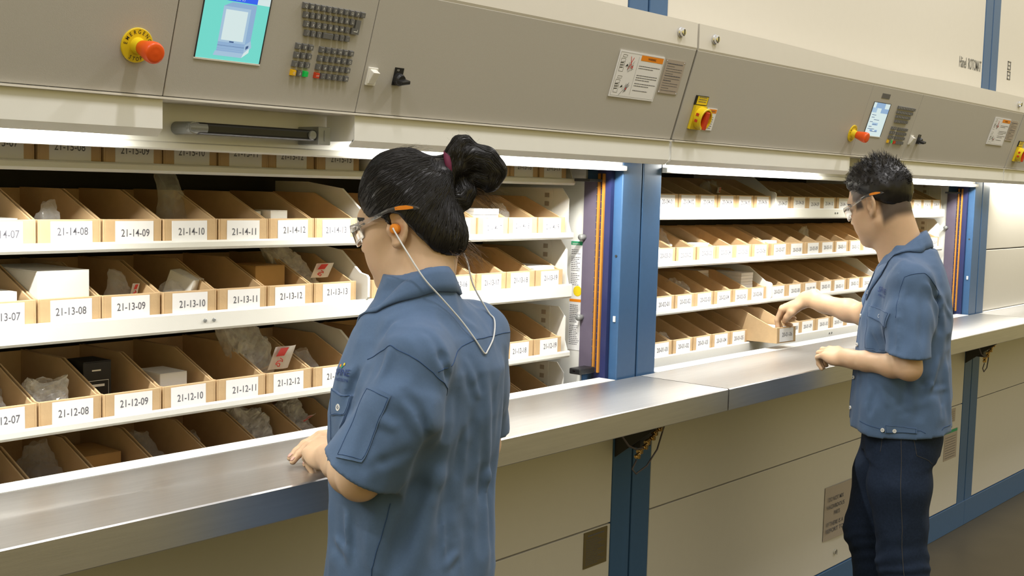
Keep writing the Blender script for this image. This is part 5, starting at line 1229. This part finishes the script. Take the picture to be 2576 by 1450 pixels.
def hair_flow(P):
    D = np.array(TIE) - P; dist = np.linalg.norm(D, axis=1, keepdims=True); D = D / dist; best = np.full(len(P), 9.0); T_ = np.zeros_like(P)
    for c in chains:
        for i in range(len(c) - 1):
            a, v = np.array(c[i]), np.array(c[i + 1]) - np.array(c[i]); t = np.clip(((P - a) @ v) / (v @ v), 0, 1); d_ = np.linalg.norm(P - a - t[:, None] * v, axis=1); m = d_ < best; best[m] = d_[m]; T_[m] = v / np.linalg.norm(v)
    w_ = ((best < .030) & (dist[:, 0] < .12))[:, None]; return np.where(w_, T_, D)
hv = np.empty(len(hair.data.vertices) * 3); hair.data.vertices.foreach_get('co', hv); hv = hv.reshape(-1, 3) + np.array(WL['person']); hv = hv[np.random.RandomState(1).permutation(len(hv))[:2600]]
tag(lay_strands(HF, hv, hair_flow, 9, .0075, .0004, .00075, 2).build('combed_strands', 'hair_black', hair, smooth=True), kind='stuff')
rh = random.Random(9); b = MB()
def wisp(p, dr, L, curl, n=7, r=.00028):
    P = []; q = np.array(p, float); dr = unit(dr)
    ph = rh.uniform(0, 6); s1 = unit(np.cross(dr, (.3, .2, .9)))
    for i in range(n): P.append(V(q + dr * L * i / (n - 1) + s1 * curl * math.sin(ph + i * 1.1) * i / n + np.array((0, 0, -.25 * L * (i / n) ** 2)))); 
    b.tube(P, [r * (1 - .6 * i / n) for i in range(n)], 3)
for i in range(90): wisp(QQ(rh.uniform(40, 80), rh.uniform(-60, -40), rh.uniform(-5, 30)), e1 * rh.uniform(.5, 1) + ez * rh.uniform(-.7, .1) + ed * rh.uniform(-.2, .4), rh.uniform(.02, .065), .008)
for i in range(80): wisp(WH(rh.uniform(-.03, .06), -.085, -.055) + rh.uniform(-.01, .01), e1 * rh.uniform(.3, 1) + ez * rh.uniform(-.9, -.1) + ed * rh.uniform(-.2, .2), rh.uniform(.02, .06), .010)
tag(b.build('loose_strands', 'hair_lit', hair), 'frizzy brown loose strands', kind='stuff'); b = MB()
A = [(rh.uniform(-1.3, 1.3), rh.uniform(-.08, .05)) for i in range(130)]; P_, N_ = HF.snap([WH(.088 * math.sin(a), c, .047 + .098 * math.cos(a)) for a, c in A], .0)
for p, n_ in zip(P_, N_): wisp(p, n_ * rh.uniform(.1, .35) + WH.R[1] * -1, rh.uniform(.015, .04), .003, 6, .00022)
P_, N_ = HF.snap([WH(rh.choice((-1, 1)) * .078, rh.uniform(-.06, .03), rh.uniform(-.02, .03)) for i in range(60)], .0)
for p, n_ in zip(P_, N_): wisp(p, n_ * .2 - WH.R[1] * .8 - WH.R[2] * rh.uniform(-.2, .5), rh.uniform(.01, .03), .003, 5, .00022)
for i in range(22): wisp(QQ(rh.uniform(20, 60), rh.uniform(40, 62)), e1 * rh.uniform(-.8, .8) + ez * rh.uniform(.1, .7), rh.uniform(.01, .03), .006, 6, .00015)
tag(b.build('loose_strands', 'hair_black', hair), kind='stuff')
SF = woman_shirt(); shirt = sdf_object('shirt', SF, 'shirt_blue', wp, relax=3)
collar(SF, shirt, W_NB, WT, .056, .054, 1.400, 1.295, .038, .040, .018, 27, .8)
seam('seam', SF, [[(1.376, 1.316, 1.278), (1.472, 1.358, 1.304), (1.511, 1.359, 1.313), (1.582, 1.379, 1.312), (1.66, 1.42, 1.31)]], shirt)
seam('seam', SF, [[(1.34, 1.441, 1.286), (1.336, 1.381, 1.315), (1.341, 1.344, 1.304), (1.368, 1.318, 1.277), (1.416, 1.331, 1.232)]], shirt)
seam('seam', SF, [[(1.351, 1.39, 1.054), (1.345, 1.398, 1.018), (1.334, 1.411, .942), (1.33, 1.42, .80)]], shirt, .0009)
patch('sleeve_pocket', SF, [(1.307, 1.402, 1.251), (1.303, 1.345, 1.243), (1.258, 1.366, 1.140), (1.246, 1.412, 1.142)], shirt, 'shirt_blue', .0028)
patch('pocket_flap', SF, [(1.345, 1.530, 1.226), (1.330, 1.462, 1.223), (1.327, 1.470, 1.190), (1.338, 1.520, 1.182)], shirt, 'shirt_blue', .0035)
patch('chest_pocket', SF, [(1.343, 1.526, 1.218), (1.330, 1.466, 1.216), (1.328, 1.470, 1.12), (1.340, 1.520, 1.115)], shirt, 'shirt_blue', .0022)
button(SF, (1.332, 1.494, 1.199), shirt)
snaptext('logo', SF, (1.330, 1.500, 1.250), (-.10, -.99, .05), (.02, .04, 1), [(0, .004, 'SPINE', .013, .058), (0, -.006, 'PRECISION', .0055, .050)], shirt, 'logo_navy', .0014)
b = MB(); P_, N_ = SF.snap([(1.331, 1.512, 1.272), (1.331, 1.500, 1.275), (1.331, 1.506, 1.270)], .0012)
for i, (p, n_) in enumerate(zip(P_, N_)): b.lathe(V(p), V(n_), [(0, .0028), (.0006, .002)], 10, i)
b.build('logo', ['orange_print', 'yellow_plastic', 'green_print'], shirt)
legs = [[(1.405, 1.455, .86), (1.40, 1.46, .70), (1.395, 1.475, .48), (1.39, 1.445, .09)], [(1.555, 1.455, .86), (1.56, 1.46, .70), (1.56, 1.475, .48), (1.565, 1.445, .09)]]
TF = trousers(Frame((1.48, 1.455, 0), 0), .88, legs, (.140, .098), .80, (.070, .080, .062, .068), (1.25, 1.25, .05), (1.72, 1.66, 1.02))
sdf_object('trousers', TF, 'jeans_dark', wp)
def shoe(x, y, yaw, parent):
    F = Field((x - .2, y - .2, -.01), (x + .2, y + .25, .16), .005); fr = Frame((x, y, 0), yaw)
    F.chain([fr(0, -.06, .04), fr(0, .05, .038), fr(0, .15, .030)], [.040, .042, .034], .03); F.cap(fr(0, -.04, .05), fr(0, -.03, .12), .040, .042, .03)
    halfspace(F, (0, 0, .0), (0, 0, -1), F.lo, F.lo + .5); halfspace(F, (0, 0, .115), (0, 0, 1), F.lo, F.lo + .5)
    F.disp(lambda X, Y, Z: -.003 * (np.abs(Z - .010) < .009), F.lo, F.lo + .5)
    return sdf_object('shoe', F, 'shoe_black', parent)
shoe(1.39, 1.45, 5, wp); shoe(1.565, 1.45, -8, wp)
pt = thing('corded_earplugs', 'orange earplugs on a grey cord hanging down the back of the woman', 'earplugs', WH(-.085, -.01, 0))
ends = []
for sd in (-1, 1):
    N = unit((sd * .995, -.03, .06)); c = np.array((sd * .0765, -.014, -.002)) + N * .004 - np.array((0, 0, .004)); a = V(WH(*c)); ax = V(WH(*(c + N)) - WH(*c)).normalized()
    b = MB(); b.lathe(a, ax, [(-.006, .0065), (.004, .0085), (.010, .0088), (.0115, .0075), (.012, .003)], 22); b.build('plug', 'orange_foam', pt, smooth=True); ends.append((a + ax * .0115, ax))
LP = [(1.438, 1.417, 1.411), (1.461, 1.401, 1.382), (1.489, 1.38, 1.343), (1.507, 1.361, 1.314), (1.522, 1.352, 1.292), (1.529, 1.352, 1.2885), (1.537, 1.354, 1.292), (1.571, 1.373, 1.311), (1.603, 1.395, 1.338), (1.60, 1.405, 1.355)]
LP = [V(p) for p in SF.snap(LP, .0026)[0]]; LP[0] = V((1.424, 1.398, 1.421)); LP[1] = V((1.452, 1.384, 1.388)); LP[2] += V((-.002, -.004, .003))
raw = [ends[0][0], ends[0][0] + ends[0][1] * .004 + V((.002, -.002, -.003)), ends[0][0] * .6 + LP[0] * .4 + V((-.006, -.008, -.004))] + LP + [V((1.578, 1.425, 1.400)), (ends[1][0] + V((1.578, 1.425, 1.400))) / 2 + V((.008, -.01, 0)), ends[1][0] + ends[1][1] * .006, ends[1][0]]
cu = []
for i in range(len(raw) - 1):
    p0, p1, p2, p3 = raw[max(i - 1, 0)], raw[i], raw[i + 1], raw[min(i + 2, len(raw) - 1)]
    for k in range(6):
        t = k / 6; cu.append(.5 * ((2 * p1) + (p2 - p0) * t + (2 * p0 - 5 * p1 + 4 * p2 - p3) * t * t + (3 * p1 - p0 - 3 * p2 + p3) * t ** 3))
b = MB(); b.tube(cu + [raw[-1]], .0015, 8); b.build('cord', 'cord_grey', pt, smooth=True)
glasses(WH, 'clear safety glasses with orange temple tips on the woman with a bun')

# ---------------- the man
mp = thing('person', 'man in blue short-sleeved work shirt and dark jeans reaching into a bin', 'person', (3.5, 1.38, 0))
MBF, tips = man_body()
MHf = MH
mbody = sdf_object('body', MBF, ['skin_tan', 'lips', 'hair_black'], mp, skin_mat(MH))
n_ = len(mbody.data.vertices); P = np.empty(n_ * 3); mbody.data.vertices.foreach_get('co', P); P = P.reshape(-1, 3) + np.array(WL['person.001'])
x, y, z = hl(MH, P).T
temple = np.minimum((.064 - .3 * np.maximum(z - .04, 0) - y) / .014, (z - .016) / .018); side = np.minimum(np.minimum((z + .014) / .02, (.050 - y) / .010), (y - .016) / .008)
nape = np.minimum((z + .070 + .35 * np.clip(y + .07, 0, .1)) / .030, (-.024 - y) / .014); top = np.where(y < .06, (z - .045) / .012, -1)
d = np.clip(np.maximum(np.maximum(temple, side), np.maximum(nape, top)), 0, 1); d = d * d * (3 - 2 * d) * (np.linalg.norm(P - MH.o, axis=1) < .16)
d[(np.abs(x) > .0762) & (np.abs(y + .016) < .026) & (np.abs(z) < .040)] = 0
at = mbody.data.attributes.new('cropped_hair', 'FLOAT', 'POINT'); at.data.foreach_set('value', (d * .93).astype(f4))
nails(MBF, tips, mbody)
def man_hair():
    H = MH; F = Field((3.30, 1.30, 1.45), (3.64, 1.64, 1.74), .0031)
    F.ell(H(0, -.012, .047), H.R, np.array((.086, .106, .100)) * H.k, .01); F.ell(H(0, .000, .085), H.R, np.array((.070, .085, .068)) * H.k, .02)
    def cutfn(X, Y, Z):
        x, y, z = H.loc(X, Y, Z); ax = np.abs(x)
        fr = (y - .082 + .35 * ax) * .6 + (.072 - z) * .8
        sd = (.040 - .85 * np.clip(-y + .01, 0, .11) - z) + .05 * vnoise(X * 60, Y * 60, Z * 60) * .1
        return -np.maximum(fr, sd).astype(f4)
    F.op(cutfn, H.o - .16, H.o + .18, .016, True)
    def tex(X, Y, Z):
        x, y, z = H.loc(X, Y, Z); top = np.clip((z - .05) / .05, 0, 1)
        n = vnoise(X * 95, Y * 95, Z * 45); n2 = vnoise(X * 190 + 3, Y * 190, Z * 80)
        return -(.0032 * n + .0016 * n2) * (.35 + top)
    F.disp(tex, H.o - .18, H.o + .2)
    return F
MHF = man_hair(); mhair = sdf_object('hair', MHF, 'hair_black', mp, relax=0)
b = MB(); rh = random.Random(4)
A = [(rh.uniform(-1.5, 1.5), rh.uniform(-1.75, 1.25)) for i in range(2200)]
PP, NN = MHF.snap([MH(.087 * math.sin(a) * math.cos(c), -.01 + .108 * math.sin(c), .05 + .1 * math.cos(a) * math.cos(c)) for a, c in A], -.002)
for q, n_, L_ in zip(PP, NN, hl(MH, PP)):
    if L_[2] < .03 - .5 * max(0, -L_[1]) or (L_[1] > .055 and L_[2] < .095): continue
    crown = math.exp(-((L_[1] + .045) / .05) ** 2) * math.exp(-(L_[0] / .05) ** 2) * (L_[2] > .1)
    d = unit(n_ * rh.uniform(.15, .55) + MH.R[1] * rh.uniform(-.2, .8) + MH.R[0] * rh.uniform(-.4, .4) + MH.R[2] * (-.25 + 1.5 * crown + .5 * (L_[2] > .09)))
    Ln = rh.uniform(.008, .017) * (.4 + .6 * min(1, max(0, (L_[2] - .03) / .06))) + .020 * crown * rh.random(); s1 = unit(np.cross(d, (.2, .5, .7)))
    b.tube([V(q), V(q + d * Ln * .5 + s1 * .001), V(q + d * Ln + s1 * rh.uniform(-.004, .004))], [.0009, .0007, .0002], 3)
tag(b.build('loose_strands', 'hair_black', mhair), kind='stuff')
MSF = man_shirt(); mshirt = sdf_object('shirt', MSF, 'shirt_blue', mp, relax=3)
collar(MSF, mshirt, M_NB, MT, .066, .064, 1.434, 1.330, .044, .052, .026, 30, 1.0)
seam('seam', MSF, [[(3.258, 1.332, 1.236), (3.287, 1.339, 1.302), (3.295, 1.329, 1.349), (3.324, 1.285, 1.363), (3.394, 1.275, 1.307), (3.409, 1.268, 1.232)]], mshirt)
seam('seam', MSF, [[(3.339, 1.456, .912), (3.321, 1.38, .900), (3.351, 1.309, .902), (3.477, 1.241, .916)]], mshirt, .0009)
patch('chest_pocket', MSF, [(3.362, 1.462, 1.245), (3.272, 1.362, 1.238), (3.300, 1.38, 1.125), (3.350, 1.45, 1.125)], mshirt, 'shirt_blue', .0022)
patch('pocket_flap', MSF, [(3.371, 1.468, 1.256), (3.264, 1.352, 1.246), (3.268, 1.360, 1.205), (3.355, 1.455, 1.222)], mshirt, 'shirt_blue', .0036)
patch('hem_tab', MSF, [(3.322, 1.375, .915), (3.36, 1.295, .912), (3.362, 1.295, .896), (3.324, 1.372, .893)], mshirt, 'shirt_blue', .0030)
pk = MT.R; fx = lambda z: V(MT(-.034, .19, z))
seam('seam', MSF, [[fx(1.33), fx(1.2), fx(1.05), fx(.90)]], mshirt, .0012)
for z in (1.315, 1.225, 1.13, 1.03, .935): button(MSF, MT(-.052, .175, z), mshirt, .0058)
for p in ((3.318, 1.415, 1.232), (3.321, 1.379, .899), (3.333, 1.350, .899)): button(MSF, p, mshirt, .0058)
snaptext('logo', MSF, (3.335, 1.410, 1.292), (-.70, -.70, -.08), (-.06, -.02, 1), [(0, .004, 'SPINE', .017, .062), (0, -.008, 'PRECISION', .006, .052)], mshirt, 'logo_navy', .0014)
mlegs = [[MT(-.09, .0, .90), MT(-.10, .0, .72), MT(-.10, -.02, .49), MT(-.10, -.09, .08)], [MT(.09, .02, .90), (3.565, 1.47, .72), (3.550, 1.505, .53), (3.62, 1.43, .08)]]
MTF = trousers(MT, .90, mlegs, (.155, .112), .80, (.076, .086, .068, .072), (3.15, 1.10, .02), (3.85, 1.78, 1.04), .0055, 4.0)
tr = sdf_object('trousers', MTF, 'jeans_blue', mp)
A_ = lambda r, f, z: MT(r, f, z)
seam('seam', MTF, [[A_(-.20, .01, .90), A_(-.20, .0, .72), A_(-.18, -.02, .49), A_(-.18, -.09, .10)]], tr, .0009, 'thread_tan')
seam('seam', MTF, [[A_(-.20, -.03, .90), A_(-.19, -.05, .83), A_(-.15, -.12, .80)], [A_(-.19, .08, .90), A_(-.19, .09, .83)]], tr, .0007, 'thread_tan')
shoe(*MT(-.10, -.08, 0)[:2], 24, mp); shoe(3.62, 1.44, 20, mp)
glasses(MH, 'clear safety glasses with orange temple tips on the short-haired man')
